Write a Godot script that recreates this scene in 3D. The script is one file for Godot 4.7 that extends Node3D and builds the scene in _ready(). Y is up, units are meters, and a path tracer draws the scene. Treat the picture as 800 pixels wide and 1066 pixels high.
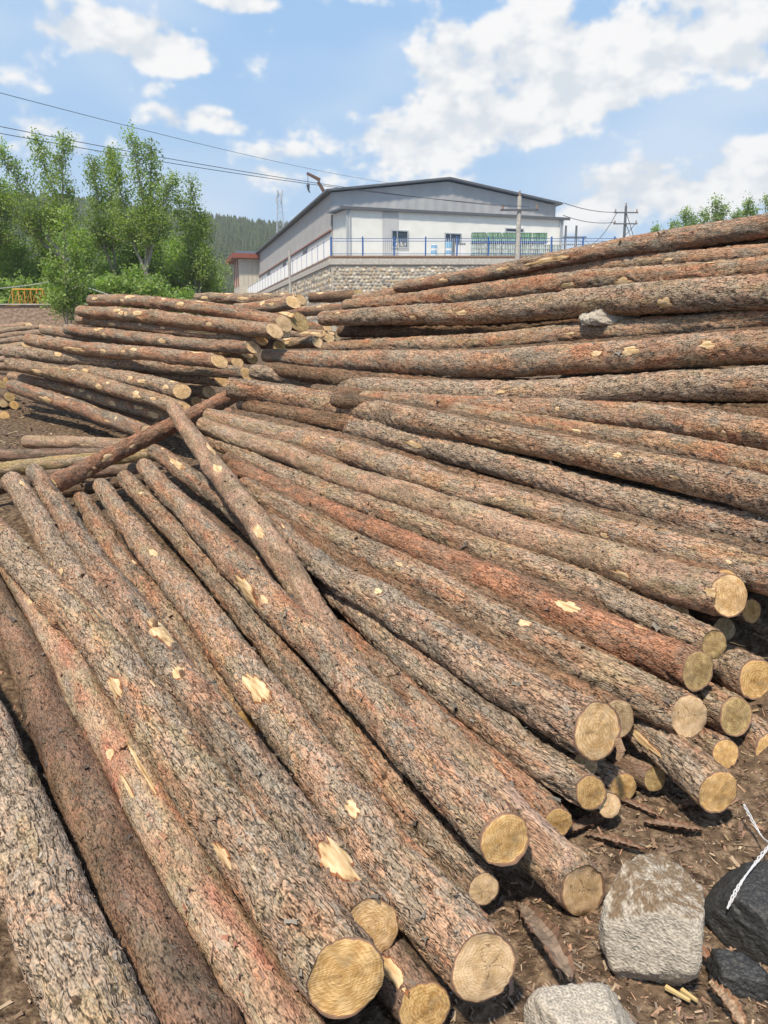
extends Node3D

const CAM_HEIGHT := 1.75
const BARK_W := 640
const BARK_H := 2048
const BARK_LENGTH := 6.0
const SKY_W := 3072
const SKY_H := 1536

var rng := RandomNumberGenerator.new()
var eye := Vector3(0, CAM_HEIGHT, 0)
var taken := {}
var M := {}
var bark_pixels := [[], [], []]
var bark_heights := [[], [], []]
var bark_relief := []          # coarse height maps that shape the geometry
var sky_rows := []
var cut_images := []
var low_noise: FastNoiseLite
var ground_noise: FastNoiseLite
var puff_noise: FastNoiseLite
var wide_noise: FastNoiseLite
var cell_edge: FastNoiseLite
var cell_tone: FastNoiseLite
var flake_tone: FastNoiseLite
var flake_edge: FastNoiseLite
var fine_noise: FastNoiseLite
var patch_noise: FastNoiseLite
var stub_mesh: ArrayMesh
var flake_mesh: ArrayMesh


func _ready():
	rng.seed = 4711
	# ---- camera
	var cam := Camera3D.new()
	cam.name = "camera"
	cam.fov = 67.2
	cam.near = 0.05
	cam.far = 3000.0
	cam.position = eye
	cam.rotation_degrees = Vector3(-12.17, 0, 0)
	add_child(cam)
	# ---- sky, sun, exposure
	make_noises()
	var env := Environment.new()
	env.background_mode = Environment.BG_SKY
	var sky := Sky.new()
	var pano := PanoramaSkyMaterial.new()
	pano.panorama = make_sky()
	pano.energy_multiplier = 1.0
	sky.sky_material = pano
	env.sky = sky
	env.background_energy_multiplier = 0.9
	env.ambient_light_source = Environment.AMBIENT_SOURCE_SKY
	env.tonemap_mode = Environment.TONE_MAPPER_LINEAR
	env.tonemap_exposure = 1.13
	env.sdfgi_enabled = true
	env.ssao_enabled = true
	env.ssil_enabled = true
	env.fog_enabled = true
	env.fog_density = 0.0005
	env.fog_light_color = Color(0.86, 0.9, 0.94)
	var we := WorldEnvironment.new()
	we.name = "environment"
	we.environment = env
	add_child(we)
	var sun := DirectionalLight3D.new()
	sun.name = "sun"
	sun.light_energy = 1.6
	sun.light_color = Color(1.0, 0.94, 0.85)
	sun.light_angular_distance = 4.0
	sun.shadow_enabled = true
	sun.rotation_degrees = Vector3(-60, -24, 0)
	add_child(sun)
	# ---- the place, then the things
	make_materials()
	make_small_meshes()
	make_ground()
	make_hill_wood()
	make_terrace()
	make_warehouse()
	make_far_things()
	make_trees()
	make_logs()
	make_stones()
	make_litter()


# ------------------------------------------------------------------ helpers

func numbered(called: String) -> String:
	var n: int = taken.get(called, 0)
	taken[called] = n + 1
	return called if n == 0 else "%s_%03d" % [called, n]


func thing(called: String, label: String, category: String, at := Vector3.ZERO, group := "") -> Node3D:
	var o := Node3D.new()
	o.name = numbered(called)
	o.position = at
	o.set_meta("label", label)
	o.set_meta("category", category)
	if group != "":
		o.set_meta("group", group)
	add_child(o)
	return o


func part(called: String, mesh: Mesh, mat: Material, parent: Node3D, at := Vector3.ZERO, stuff := false) -> MeshInstance3D:
	var o := MeshInstance3D.new()
	o.name = called
	o.mesh = mesh
	o.material_override = mat
	o.position = at
	if stuff:
		o.set_meta("kind", "stuff")
	parent.add_child(o, true)
	return o


func setting(called: String, mesh: Mesh, mat: Material) -> MeshInstance3D:
	var o := MeshInstance3D.new()
	o.name = called
	o.mesh = mesh
	o.material_override = mat
	o.set_meta("kind", "structure")
	add_child(o, true)
	return o


func start() -> SurfaceTool:
	var st := SurfaceTool.new()
	st.begin(Mesh.PRIMITIVE_TRIANGLES)
	st.set_smooth_group(-1)
	return st


func done(st: SurfaceTool) -> ArrayMesh:
	st.generate_normals()
	return st.commit()


func quad(st: SurfaceTool, a: Vector3, b: Vector3, c: Vector3, d: Vector3) -> void:
	for v in [a, b, c, a, c, d]:
		st.add_vertex(v)


# a box with its own axes: centre, three half-edges
func slab(st: SurfaceTool, c: Vector3, x: Vector3, y: Vector3, z: Vector3) -> void:
	var p := []
	for k in 8:
		p.append(c + x * (1 if k & 1 else -1) + y * (1 if k & 2 else -1) + z * (1 if k & 4 else -1))
	for f in [[0, 2, 3, 1], [4, 5, 7, 6], [0, 1, 5, 4], [2, 6, 7, 3], [0, 4, 6, 2], [1, 3, 7, 5]]:
		quad(st, p[f[0]], p[f[1]], p[f[2]], p[f[3]])


func box(st: SurfaceTool, c: Vector3, size: Vector3) -> void:
	slab(st, c, Vector3(size.x / 2, 0, 0), Vector3(0, size.y / 2, 0), Vector3(0, 0, size.z / 2))


# a bar of square or round section between two points
func bar(st: SurfaceTool, a: Vector3, b: Vector3, ra: float, rb: float, sides := 4) -> void:
	var t := (b - a).normalized()
	var s := t.cross(Vector3.UP if absf(t.y) < 0.95 else Vector3.RIGHT).normalized()
	var u := s.cross(t)
	for k in sides:
		var p := TAU * (k + 0.5) / sides
		var q := TAU * (k + 1.5) / sides
		var d := s * cos(p) + u * sin(p)
		var e := s * cos(q) + u * sin(q)
		quad(st, a + d * ra, b + d * rb, b + e * rb, a + e * ra)
		for v in [a, a + d * ra, a + e * ra, b, b + e * rb, b + d * rb]:
			st.add_vertex(v)


func tube(points: Array, radius: float, sides := 6) -> ArrayMesh:
	var st := start()
	for k in points.size() - 1:
		bar(st, points[k], points[k + 1], radius, radius, sides)
	return done(st)


func span(a: Vector3, b: Vector3, sag: float, steps := 24) -> Array:
	var out := []
	for k in steps + 1:
		var t := float(k) / steps
		out.append(a.lerp(b, t) - Vector3(0, sag * 4.0 * t * (1 - t), 0))
	return out


func noise(kind: int, freq: float, octaves: int, s: int) -> FastNoiseLite:
	var n := FastNoiseLite.new()
	n.noise_type = kind
	n.frequency = freq
	n.seed = s
	if octaves > 1:
		n.fractal_type = FastNoiseLite.FRACTAL_FBM
		n.fractal_octaves = octaves
	else:
		n.fractal_type = FastNoiseLite.FRACTAL_NONE
	return n


func make_noises() -> void:
	low_noise = noise(FastNoiseLite.TYPE_SIMPLEX_SMOOTH, 1.0, 2, 3)
	ground_noise = noise(FastNoiseLite.TYPE_SIMPLEX_SMOOTH, 1.0, 4, 8)
	puff_noise = noise(FastNoiseLite.TYPE_SIMPLEX_SMOOTH, 11.0, 7, 21)
	puff_noise.fractal_gain = 0.6
	wide_noise = noise(FastNoiseLite.TYPE_SIMPLEX_SMOOTH, 1.6, 3, 22)
	for spec in [[27.0, 31], [80.0, 33]]:
		for back in [FastNoiseLite.RETURN_DISTANCE2_SUB, FastNoiseLite.RETURN_CELL_VALUE]:
			var n := noise(FastNoiseLite.TYPE_CELLULAR, spec[0], 1, spec[1])
			n.cellular_return_type = back
			n.cellular_distance_function = FastNoiseLite.DISTANCE_EUCLIDEAN
			n.cellular_jitter = 1.0
			n.domain_warp_enabled = true
			n.domain_warp_amplitude = 0.6 / spec[0]
			n.domain_warp_frequency = spec[0] * 0.9
			n.domain_warp_fractal_octaves = 2
			if spec[1] == 31:
				if back == FastNoiseLite.RETURN_CELL_VALUE:
					cell_tone = n
				else:
					cell_edge = n
			elif back == FastNoiseLite.RETURN_CELL_VALUE:
				flake_tone = n
			else:
				flake_edge = n
	fine_noise = noise(FastNoiseLite.TYPE_SIMPLEX_SMOOTH, 110.0, 3, 41)
	patch_noise = noise(FastNoiseLite.TYPE_SIMPLEX_SMOOTH, 6.0, 3, 42)


func hash01(k: int) -> float:
	var x := sin(float(k) * 12.9898) * 43758.5453
	return x - floorf(x)


# ------------------------------------------------------------------ sky

# banks of cumulus: azimuth, height, half width, half height (degrees), weight
const PUFFS := [[-16.9, 18.7, 4.4, 1.9, 1.00], [-19.5, 18.8, 2.9, 1.4, 0.90], [-14.6, 18.1, 3.0, 1.6, 0.95], [-13.1, 17.9, 1.8, 1.3, 0.70], [-12.9, 14.4, 3.0, 0.9, 0.80], [-11.1, 21.0, 5.0, 0.6, 0.90], [-23.3, 16.9, 3.9, 2.1, 0.45], [-22.6, 12.4, 5.0, 1.6, 0.35], [-6.6, 12.7, 2.1, 0.7, 0.60], [-3.3, 10.7, 5.0, 0.9, 0.35], [2.0, 13.1, 4.3, 2.3, 0.90], [6.6, 14.7, 5.0, 2.9, 1.00], [11.6, 16.1, 5.4, 3.2, 1.00], [16.4, 17.9, 5.7, 3.2, 1.00], [21.5, 18.1, 5.0, 3.0, 1.00], [10.2, 19.4, 4.3, 2.9, 0.85], [5.2, 17.5, 3.6, 2.5, 0.75], [-1.0, 13.4, 3.2, 1.6, 0.75], [12.9, 15.1, 4.3, 1.1, 0.90], [7.9, 13.8, 2.9, 1.0, 0.80], [2.0, 11.0, 4.3, 1.1, 0.50], [-4.6, 14.2, 3.2, 0.9, 0.50], [18.3, 15.8, 3.6, 1.0, 0.50], [20.6, 9.4, 7.1, 2.1, 1.00], [15.8, 8.7, 5.0, 1.4, 0.90], [23.6, 10.4, 3.6, 1.9, 1.00], [13.3, 7.7, 4.3, 0.9, 0.70], [-15.3, 15.9, 1.8, 0.6, 0.35], [-8.0, 11.2, 2.1, 0.6, 0.30]]

func sky_chunk(index: int) -> void:
	var y0 := index * SKY_H / 32
	var bytes := PackedByteArray()
	bytes.resize(SKY_W * (SKY_H / 32) * 3)
	var at := 0
	for y in range(y0, y0 + SKY_H / 32):
		var el := 90.0 - (y + 0.5) / SKY_H * 180.0
		var s := sin(deg_to_rad(el))
		var c := cos(deg_to_rad(el))
		var low := clampf(1.0 - maxf(s, 0.0), 0.0, 1.0)
		var t := pow(low, 4.0)
		var base := Color(0.29, 0.52, 0.86).lerp(Color(0.66, 0.81, 0.95), t)
		for x in SKY_W:
			var col := base
			if el > -4.0:
				var az := (x + 0.5) / SKY_W * 360.0
				if az > 180.0:
					az -= 360.0
				var a := deg_to_rad(az)
				var d := Vector3(sin(a) * c, s * 1.7, -cos(a) * c)
				var cover := 0.0
				if absf(az) < 34.0 and el < 27.0:
					for p in PUFFS:
						var u: float = (az - p[0]) / p[2]
						var v: float = (el - p[1]) / p[3]
						if v < 0.0:
							v *= 1.5
						var q := u * u + v * v
						if q < 4.0:
							cover = maxf(cover, p[4] * (1.0 - q * 0.4))
					var edge := smoothstep(24.0, 34.0, maxf(absf(az), el + 7.0))
					cover = lerpf(cover, wide_noise.get_noise_3dv(d) * 1.5 + 0.15, edge)
				else:
					cover = wide_noise.get_noise_3dv(d) * 1.5 + 0.15
				var n := puff_noise.get_noise_3dv(d)
				var dens := smoothstep(0.33, 0.64, cover * 0.84 + n * 0.74 + 0.05)
				if dens > 0.0:
					var lit := puff_noise.get_noise_3d(d.x - 0.02, d.y + 0.035, d.z)
					var k := clampf(0.6 + (n - lit) * 1.9, 0.0, 1.0)
					var white := Color(0.74, 0.78, 0.83).lerp(Color(1.0, 0.985, 0.965), k)
					col = base.lerp(white, dens * 0.96)
				var veil := smoothstep(-0.3, 0.7, wide_noise.get_noise_3d(d.x * 1.7 + 5.0, d.y * 2.5, d.z * 1.7)) * 0.42
				col = col.lerp(Color(0.86, 0.91, 0.96), veil * (1.0 - dens))
			col = col.linear_to_srgb()
			bytes[at] = clampi(int(col.r * 255.0 + 0.5), 0, 255)
			bytes[at + 1] = clampi(int(col.g * 255.0 + 0.5), 0, 255)
			bytes[at + 2] = clampi(int(col.b * 255.0 + 0.5), 0, 255)
			at += 3
	sky_rows[index] = bytes


func make_sky() -> ImageTexture:
	sky_rows.resize(32)
	var job := WorkerThreadPool.add_group_task(sky_chunk, 32)
	WorkerThreadPool.wait_for_group_task_completion(job)
	var all := PackedByteArray()
	for r in sky_rows:
		all.append_array(r)
	sky_rows.clear()
	return ImageTexture.create_from_image(Image.create_from_data(SKY_W, SKY_H, false, Image.FORMAT_RGB8, all))


# ------------------------------------------------------------------ bark and wood

func bark_chunk(job: int) -> void:
	var which := job / 16
	var index := job % 16
	var rows := BARK_H / 16
	var rgb8 := PackedByteArray()
	rgb8.resize(BARK_W * rows * 3)
	var h8 := PackedByteArray()
	h8.resize(BARK_W * rows)
	var scale: float = [1.25, 1.5, 1.3][which]
	var ca := PackedFloat32Array()
	var sa := PackedFloat32Array()
	for x in BARK_W:
		ca.append(cos(TAU * x / BARK_W) * 0.095 * scale)
		sa.append(sin(TAU * x / BARK_W) * 0.095 * scale)
	var at := 0
	var redder: float = [-0.02, 0.24, 0.1][which]
	var stretch: float = [0.34, 0.27, 0.34][which]
	var gap: float = [0.105, 0.085, 0.055][which]
	var gap_dark: float = [0.36, 0.32, 0.42][which]
	var break_dark: float = [0.5, 0.52, 0.66][which]
	var rough: float = [1.0, 1.0, 0.9][which]
	var warm: Color = [Color(0.36, 0.24, 0.168), Color(0.38, 0.235, 0.155), Color(0.365, 0.248, 0.19)][which]
	for y in rows:
		var z := float(index * rows + y) / BARK_H * BARK_LENGTH * scale + which * 20.0
		var zs := z * stretch
		for x in BARK_W:
			var px := ca[x]
			var py := sa[x]
			var big := patch_noise.get_noise_3d(px * 0.62, py * 0.62, z * 0.3)
			var bend := fine_noise.get_noise_3d(px * 0.13 + 7.0, py * 0.13, z * 0.09) * 0.012
			var edge := cell_edge.get_noise_3d(px + bend, py - bend, zs) + 1.0
			var tone := cell_tone.get_noise_3d(px + bend, py - bend, zs) * 0.5 + 0.5
			var f_edge := flake_edge.get_noise_3d(px - bend, py + bend, zs) + 1.0
			var f_tone := flake_tone.get_noise_3d(px - bend, py + bend, zs) * 0.5 + 0.5
			var fine := fine_noise.get_noise_3d(px, py, z * 0.5)
			var fissure := absf(fine_noise.get_noise_3d(px * 0.22 + 3.0, py * 0.22, z * 0.045))
			var streak := fine_noise.get_noise_3d(px * 1.6, py * 1.6, z * 0.22 + 11.0)
			var mid := patch_noise.get_noise_3d(px * 3.6, py * 3.6, z * 1.3)
			var rift := smoothstep(0.0, gap, fissure + fine * 0.045)
			var broken := smoothstep(-0.03, 0.15, edge + fine * 0.22)
			var split := smoothstep(-0.1, 0.13, f_edge + fine * 0.3)
			var h := 0.10 + rift * (0.36 + 0.22 * tone) + broken * 0.10 + split * (0.03 + 0.10 * f_tone * rough) + fine * 0.10 + streak * 0.10
			var red := smoothstep(-0.05, 0.45, big * 1.5 + mid * 0.55 + (f_tone - 0.5) * 0.3 + fine * 0.2 + redder) * 0.9
			h -= red * 0.06
			var g := 0.99 + (0.3 * (tone - 0.5) + 0.34 * (f_tone - 0.5) + fine * 0.5 + streak * 0.75) * rough
			var r := lerpf(0.300, warm.r, red) * g
			var gr := lerpf(0.232, warm.g, red) * g
			var b := lerpf(0.171, warm.b, red) * g
			var pick := f_tone + fine * 0.2
			if pick > 0.90:
				r = lerpf(r, 0.56, 0.35)
				gr = lerpf(gr, 0.36, 0.35)
				b = lerpf(b, 0.23, 0.35)
			elif pick < 0.12:
				r = lerpf(r, 0.56, 0.32 * rough)
				gr = lerpf(gr, 0.51, 0.32 * rough)
				b = lerpf(b, 0.45, 0.32 * rough)
			var dark := lerpf(gap_dark * 0.85, 1.07, rift) * lerpf(break_dark, 1.0, broken) * lerpf(0.56, 1.04, split)
			rgb8[at * 3] = clampi(int(pow(maxf(r * dark, 0.0), 0.4545) * 255.0), 0, 255)
			rgb8[at * 3 + 1] = clampi(int(pow(maxf(gr * dark, 0.0), 0.4545) * 255.0), 0, 255)
			rgb8[at * 3 + 2] = clampi(int(pow(maxf(b * dark, 0.0), 0.4545) * 255.0), 0, 255)
			h8[at] = clampi(int(h * 255.0), 0, 255)
			at += 1
	bark_pixels[which][index] = rgb8
	bark_heights[which][index] = h8


func cut_face(kind: int) -> void:
	var size := 320
	var im := Image.create(size, size, false, Image.FORMAT_RGB8)
	var n := noise(FastNoiseLite.TYPE_SIMPLEX_SMOOTH, 1.0, 3, 60 + kind)
	var pale: Color = [Color(0.80, 0.585, 0.35), Color(0.76, 0.57, 0.37), Color(0.78, 0.545, 0.27), Color(0.72, 0.50, 0.24), Color(0.56, 0.42, 0.21), Color(0.62, 0.48, 0.30)][kind]
	var deep: Color = [Color(0.48, 0.30, 0.13), Color(0.52, 0.35, 0.18), Color(0.47, 0.275, 0.10), Color(0.40, 0.23, 0.08), Color(0.25, 0.17, 0.075), Color(0.32, 0.22, 0.12)][kind]
	var rings: float = [52.0, 66.0, 58.0, 44.0, 60.0, 50.0][kind]
	var pith: Vector2 = [Vector2(0.10, -0.06), Vector2(-0.16, 0.08), Vector2(0.05, 0.18), Vector2(-0.05, -0.12), Vector2(0.2, 0.02), Vector2(0.0, 0.1)][kind]
	var cracks: float = [0.25, 0.6, 0.0, 0.45, 0.3, 0.7][kind]
	var saw_turn: float = [0.3, 1.2, 2.2, 0.9, 1.8, 2.7][kind]
	var cs := cos(saw_turn)
	var sn := sin(saw_turn)
	for y in size:
		for x in size:
			var u := (x + 0.5) / size * 2.0 - 1.0
			var v := (y + 0.5) / size * 2.0 - 1.0
			var off := Vector2(u, v) - pith
			var r := off.length()
			var ang := off.angle()
			var wob := n.get_noise_3d(cos(ang) * 1.1, sin(ang) * 1.1, r * 1.5)
			var ring := 0.5 + 0.5 * sin((r + wob * 0.1) * rings)
			var saw := n.get_noise_2d((u * cs + v * sn) * 30.0, (v * cs - u * sn) * 2.6)
			var blot := n.get_noise_2d(u * 2.2 + 9.0, v * 2.2)
			var stain := n.get_noise_2d(u * 0.9 + 30.0, v * 0.9)
			var heart := 1.0 - smoothstep(0.35, 0.6, r + wob * 0.25)
			var c := deep.lerp(pale, clampf(0.5 + (ring - 0.5) * 0.42 * smoothstep(0.05, 0.25, r) + saw * 0.85 + blot * 0.6 - heart * 0.22, 0.0, 1.0))
			c = c.lerp(Color(0.30, 0.22, 0.13), smoothstep(0.15, 0.6, stain) * 0.55)
			var spoke := absf(wrapf(ang * 0.8 + wob * 0.7 + kind * 0.3, -0.5, 0.5)) * r
			if spoke < 0.011 and r > 0.08 and r < 0.2 + 0.8 * absf(sin(floorf(ang * 0.8 + kind * 0.3 + 0.5) * 3.7)):
				c = c.lerp(Color(0.16, 0.09, 0.035), cracks)
			if r < 0.03:
				c = c.lerp(Color(0.2, 0.11, 0.05), 0.6)
			var full := Vector2(u, v).length() + wob * 0.035
			if full > 0.94:
				c = Color(0.33, 0.19, 0.12).lerp(Color(0.17, 0.115, 0.085), smoothstep(0.95, 0.985, full))
			im.set_pixel(x, y, c.linear_to_srgb())
	cut_images[kind] = im


func noise_tex(n: FastNoiseLite, size: int, stops: Array, normal := 0.0) -> NoiseTexture2D:
	var t := NoiseTexture2D.new()
	t.width = size
	t.height = size
	t.seamless = true
	t.noise = n
	if normal > 0.0:
		t.as_normal_map = true
		t.bump_strength = normal
	elif stops.size():
		var g := Gradient.new()
		var offs := PackedFloat32Array()
		var cols := PackedColorArray()
		for s in stops:
			offs.append(s[0])
			cols.append((s[1] as Color).linear_to_srgb())
		g.offsets = offs
		g.colors = cols
		t.color_ramp = g
	return t


func plain(c: Color, rough := 0.8, metal := 0.0) -> StandardMaterial3D:
	var m := StandardMaterial3D.new()
	m.albedo_color = c.linear_to_srgb()
	m.roughness = rough
	m.metallic = metal
	return m


# a solid colour with mottling laid over it in the thing's own axes
func mottled(a: Color, b: Color, freq: float, scale: float, rough := 0.85, bump := 0.0) -> StandardMaterial3D:
	var m := StandardMaterial3D.new()
	var n := noise(FastNoiseLite.TYPE_SIMPLEX_SMOOTH, freq, 5, 77)
	m.albedo_texture = noise_tex(n, 512, [[0.2, a], [0.8, b]])
	m.uv1_triplanar = true
	m.uv1_scale = Vector3.ONE * scale
	m.roughness = rough
	if bump > 0.0:
		m.heightmap_enabled = true
		m.heightmap_texture = noise_tex(n, 512, [])
		m.heightmap_scale = bump
	return m


func tinted(rough := 0.9) -> StandardMaterial3D:
	var m := StandardMaterial3D.new()
	m.vertex_color_use_as_albedo = true
	m.roughness = rough
	return m


func make_materials() -> void:
	for w in 3:
		bark_pixels[w].resize(16)
		bark_heights[w].resize(16)
	var job := WorkerThreadPool.add_group_task(bark_chunk, 48)
	WorkerThreadPool.wait_for_group_task_completion(job)
	for w in 3:
		var px := PackedByteArray()
		var hh := PackedByteArray()
		for k in 16:
			px.append_array(bark_pixels[w][k])
			hh.append_array(bark_heights[w][k])
		var color := Image.create_from_data(BARK_W, BARK_H, false, Image.FORMAT_RGB8, px)
		var relief := Image.create_from_data(BARK_W, BARK_H, false, Image.FORMAT_L8, hh)
		var m := StandardMaterial3D.new()
		m.vertex_color_use_as_albedo = true
		m.albedo_texture = ImageTexture.create_from_image(color)
		m.roughness = 0.92
		m.metallic_specular = 0.25
		m.heightmap_enabled = true
		m.heightmap_texture = ImageTexture.create_from_image(relief)
		m.heightmap_scale = 0.8 if w < 2 else 0.5
		M["bark%d" % w] = m
		var coarse: Image = relief.duplicate()
		coarse.resize(64, 512, Image.INTERPOLATE_TRILINEAR)
		coarse.convert(Image.FORMAT_L8)
		bark_relief.append(coarse.get_data())
	cut_images.resize(6)
	job = WorkerThreadPool.add_group_task(cut_face, 6)
	WorkerThreadPool.wait_for_group_task_completion(job)
	for k in 6:
		var im: Image = cut_images[k]
		var m := StandardMaterial3D.new()
		m.albedo_texture = ImageTexture.create_from_image(im)
		m.roughness = 0.8
		m.metallic_specular = 0.3
		var grey: Image = im.duplicate()
		grey.convert(Image.FORMAT_L8)
		m.heightmap_enabled = true
		m.heightmap_texture = ImageTexture.create_from_image(grey)
		m.heightmap_scale = 0.35
		M["cut%d" % k] = m
	# bare wood under torn bark
	var wn := noise(FastNoiseLite.TYPE_SIMPLEX_SMOOTH, 0.012, 5, 51)
	var bare := StandardMaterial3D.new()
	bare.vertex_color_use_as_albedo = true
	bare.albedo_texture = noise_tex(wn, 256, [[0.15, Color(0.26, 0.155, 0.075)], [0.42, Color(0.52, 0.36, 0.18)], [0.8, Color(0.68, 0.53, 0.33)]])
	bare.heightmap_enabled = true
	bare.heightmap_texture = noise_tex(wn, 256, [])
	bare.heightmap_scale = 0.25
	bare.roughness = 0.75
	M["bare"] = bare
	M["stub"] = mottled(Color(0.24, 0.155, 0.10), Color(0.46, 0.31, 0.19), 0.03, 9.0, 0.9, 0.4)
	# earth
	var gn := noise(FastNoiseLite.TYPE_SIMPLEX_SMOOTH, 0.02, 6, 52)
	var earth := StandardMaterial3D.new()
	earth.albedo_texture = noise_tex(gn, 1024, [[0.15, Color(0.06, 0.044, 0.032)], [0.45, Color(0.135, 0.10, 0.073)], [0.62, Color(0.205, 0.155, 0.112)], [0.85, Color(0.33, 0.26, 0.19)]])
	earth.uv1_triplanar = true
	earth.uv1_scale = Vector3.ONE * 0.8
	earth.roughness = 0.95
	earth.metallic_specular = 0.2
	var cn := noise(FastNoiseLite.TYPE_CELLULAR, 0.05, 3, 53)
	earth.detail_enabled = true
	earth.detail_blend_mode = BaseMaterial3D.BLEND_MODE_MUL
	earth.detail_albedo = noise_tex(cn, 1024, [[0.0, Color(0.5, 0.45, 0.4)], [0.5, Color(0.9, 0.86, 0.82)], [1.0, Color(1, 0.95, 0.9)]])
	earth.heightmap_enabled = true
	earth.heightmap_texture = noise_tex(cn, 1024, [])
	earth.heightmap_scale = 1.6
	M["earth"] = earth
	M["tint"] = tinted()
	M["chip"] = tinted(0.85)
	var leaf := tinted(0.55)
	leaf.backlight_enabled = true
	leaf.backlight = Color(0.95, 1.0, 0.55)
	M["leaf"] = leaf
	M["needle"] = tinted(0.8)
	var rock := mottled(Color(0.27, 0.24, 0.2), Color(0.62, 0.565, 0.48), 0.06, 3.2, 0.95, 0.5)
	rock.vertex_color_use_as_albedo = true
	M["rock"] = rock
	var coal := mottled(Color(0.016, 0.017, 0.018), Color(0.055, 0.055, 0.056), 0.05, 3.0, 0.6, 0.4)
	coal.vertex_color_use_as_albedo = true
	M["coal"] = coal
	M["white_wall"] = mottled(Color(0.68, 0.69, 0.66), Color(0.77, 0.78, 0.75), 0.01, 0.12)
	M["grey_sheet"] = mottled(Color(0.34, 0.34, 0.345), Color(0.41, 0.41, 0.41), 0.008, 0.1, 0.6)
	M["grey_light"] = mottled(Color(0.40, 0.41, 0.42), Color(0.50, 0.51, 0.52), 0.008, 0.1, 0.6)
	M["trim_dark"] = plain(Color(0.10, 0.11, 0.125), 0.5)
	M["roof_sheet"] = plain(Color(0.16, 0.2, 0.26), 0.45, 0.3)
	M["stripe"] = plain(Color(0.27, 0.13, 0.095), 0.7)
	M["glass"] = plain(Color(0.03, 0.045, 0.06), 0.12)
	M["frame"] = plain(Color(0.36, 0.4, 0.44), 0.5)
	M["blue"] = plain(Color(0.035, 0.12, 0.36), 0.45)
	M["white"] = plain(Color(0.74, 0.76, 0.78), 0.5)
	M["concrete"] = mottled(Color(0.40, 0.38, 0.35), Color(0.55, 0.53, 0.49), 0.02, 0.4)
	M["curb"] = mottled(Color(0.20, 0.12, 0.085), Color(0.30, 0.2, 0.15), 0.03, 0.5)
	M["mortar"] = mottled(Color(0.40, 0.36, 0.30), Color(0.50, 0.46, 0.39), 0.03, 0.5)
	M["mud"] = mottled(Color(0.27, 0.19, 0.14), Color(0.37, 0.28, 0.22), 0.03, 0.5, 0.95, 2.0)
	M["orange"] = plain(Color(0.62, 0.32, 0.05), 0.5)
	M["wire"] = plain(Color(0.05, 0.055, 0.065), 0.6)
	M["cable"] = plain(Color(0.38, 0.4, 0.42), 0.6)
	M["steel"] = plain(Color(0.42, 0.47, 0.53), 0.5, 0.3)
	M["rust"] = plain(Color(0.10, 0.05, 0.035), 0.6)
	M["redbrown"] = plain(Color(0.26, 0.07, 0.04), 0.6)
	M["cream"] = mottled(Color(0.52, 0.48, 0.40), Color(0.62, 0.58, 0.5), 0.02, 0.3)
	M["porcelain"] = plain(Color(0.25, 0.17, 0.13), 0.3)
	var bottle := StandardMaterial3D.new()
	bottle.vertex_color_use_as_albedo = true
	bottle.roughness = 0.15
	M["bottle"] = bottle
	M["film"] = mottled(Color(0.55, 0.63, 0.66), Color(0.72, 0.78, 0.8), 0.02, 0.5, 0.3)
	M["lightblue"] = plain(Color(0.16, 0.42, 0.68), 0.4)
	M["rope"] = plain(Color(0.58, 0.59, 0.62), 0.5)
	M["terrace"] = mottled(Color(0.3, 0.27, 0.23), Color(0.4, 0.37, 0.33), 0.02, 0.2)
	M["bark_tree"] = mottled(Color(0.22, 0.2, 0.165), Color(0.40, 0.38, 0.33), 0.03, 0.8)


# ------------------------------------------------------------------ ground and hill

func terrain(x: float, z: float) -> float:
	var s := -z
	var h := 0.0
	if s > 14.0:
		h = 1.39 + 0.03 * (minf(s, 62.0) - 14.0)
	elif s > 7.0:
		h = 0.48 + 0.13 * (s - 7.0)
	elif s > 2.2:
		h = 0.1 * (s - 2.2)
	# unseen earth mound added inside the right-hand pile to keep its gaps dark
	var q := 0.82 * x + 0.57 * s
	var t := -0.57 * x + 0.82 * s
	if q > 2.7:
		var rise := 0.68 * (minf(q, 5.6) - 2.7) - maxf(0.0, q - 6.4) * 0.5
		var far := 1.0 - smoothstep(4.4, 5.8, t)
		h = maxf(h, lerpf(h, 0.25 + rise, far) - 0.25)
	if s > 130.0:
		h += smoothstep(130.0, 430.0, s) * ridge(x)
	return h


func ridge(x: float) -> float:
	if x < -160.0:
		return 65.0
	if x < -50.0:
		return lerpf(65.0, 51.0, (x + 160.0) / 110.0)
	return lerpf(51.0, 8.0, smoothstep(-50.0, 60.0, x))


func make_ground() -> void:
	var xs := []
	var zs := []
	var x := -700.0
	while x < 700.0:
		xs.append(x)
		x += clampf(absf(x) * 0.035 - 0.06, 0.035, 16.0)
	var s := -30.0
	while s < 700.0:
		zs.append(-s)
		s += clampf((absf(s - 2.0) - 1.2) * 0.035 + 0.03, 0.035, 16.0)
	var w := xs.size()
	var p := PackedVector3Array()
	for z in zs:
		for xx in xs:
			var h := terrain(xx, z)
			var near := 1.0 - smoothstep(4.0, 20.0, absf(z))
			h += ground_noise.get_noise_2d(xx * 3.5, z * 3.5) * 0.028 * near + ground_noise.get_noise_2d(xx * 0.6, z * 0.6) * 0.05
			if near > 0.5:
				h += ground_noise.get_noise_2d(xx * 16.0, z * 16.0) * 0.012
			p.append(Vector3(xx, h, z))
	var idx := PackedInt32Array()
	for j in zs.size() - 1:
		for i in w - 1:
			var a := j * w + i
			idx.append_array([a, a + w, a + 1, a + 1, a + w, a + w + 1])
	setting("ground", lattice(p, idx, w), M.earth)


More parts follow.
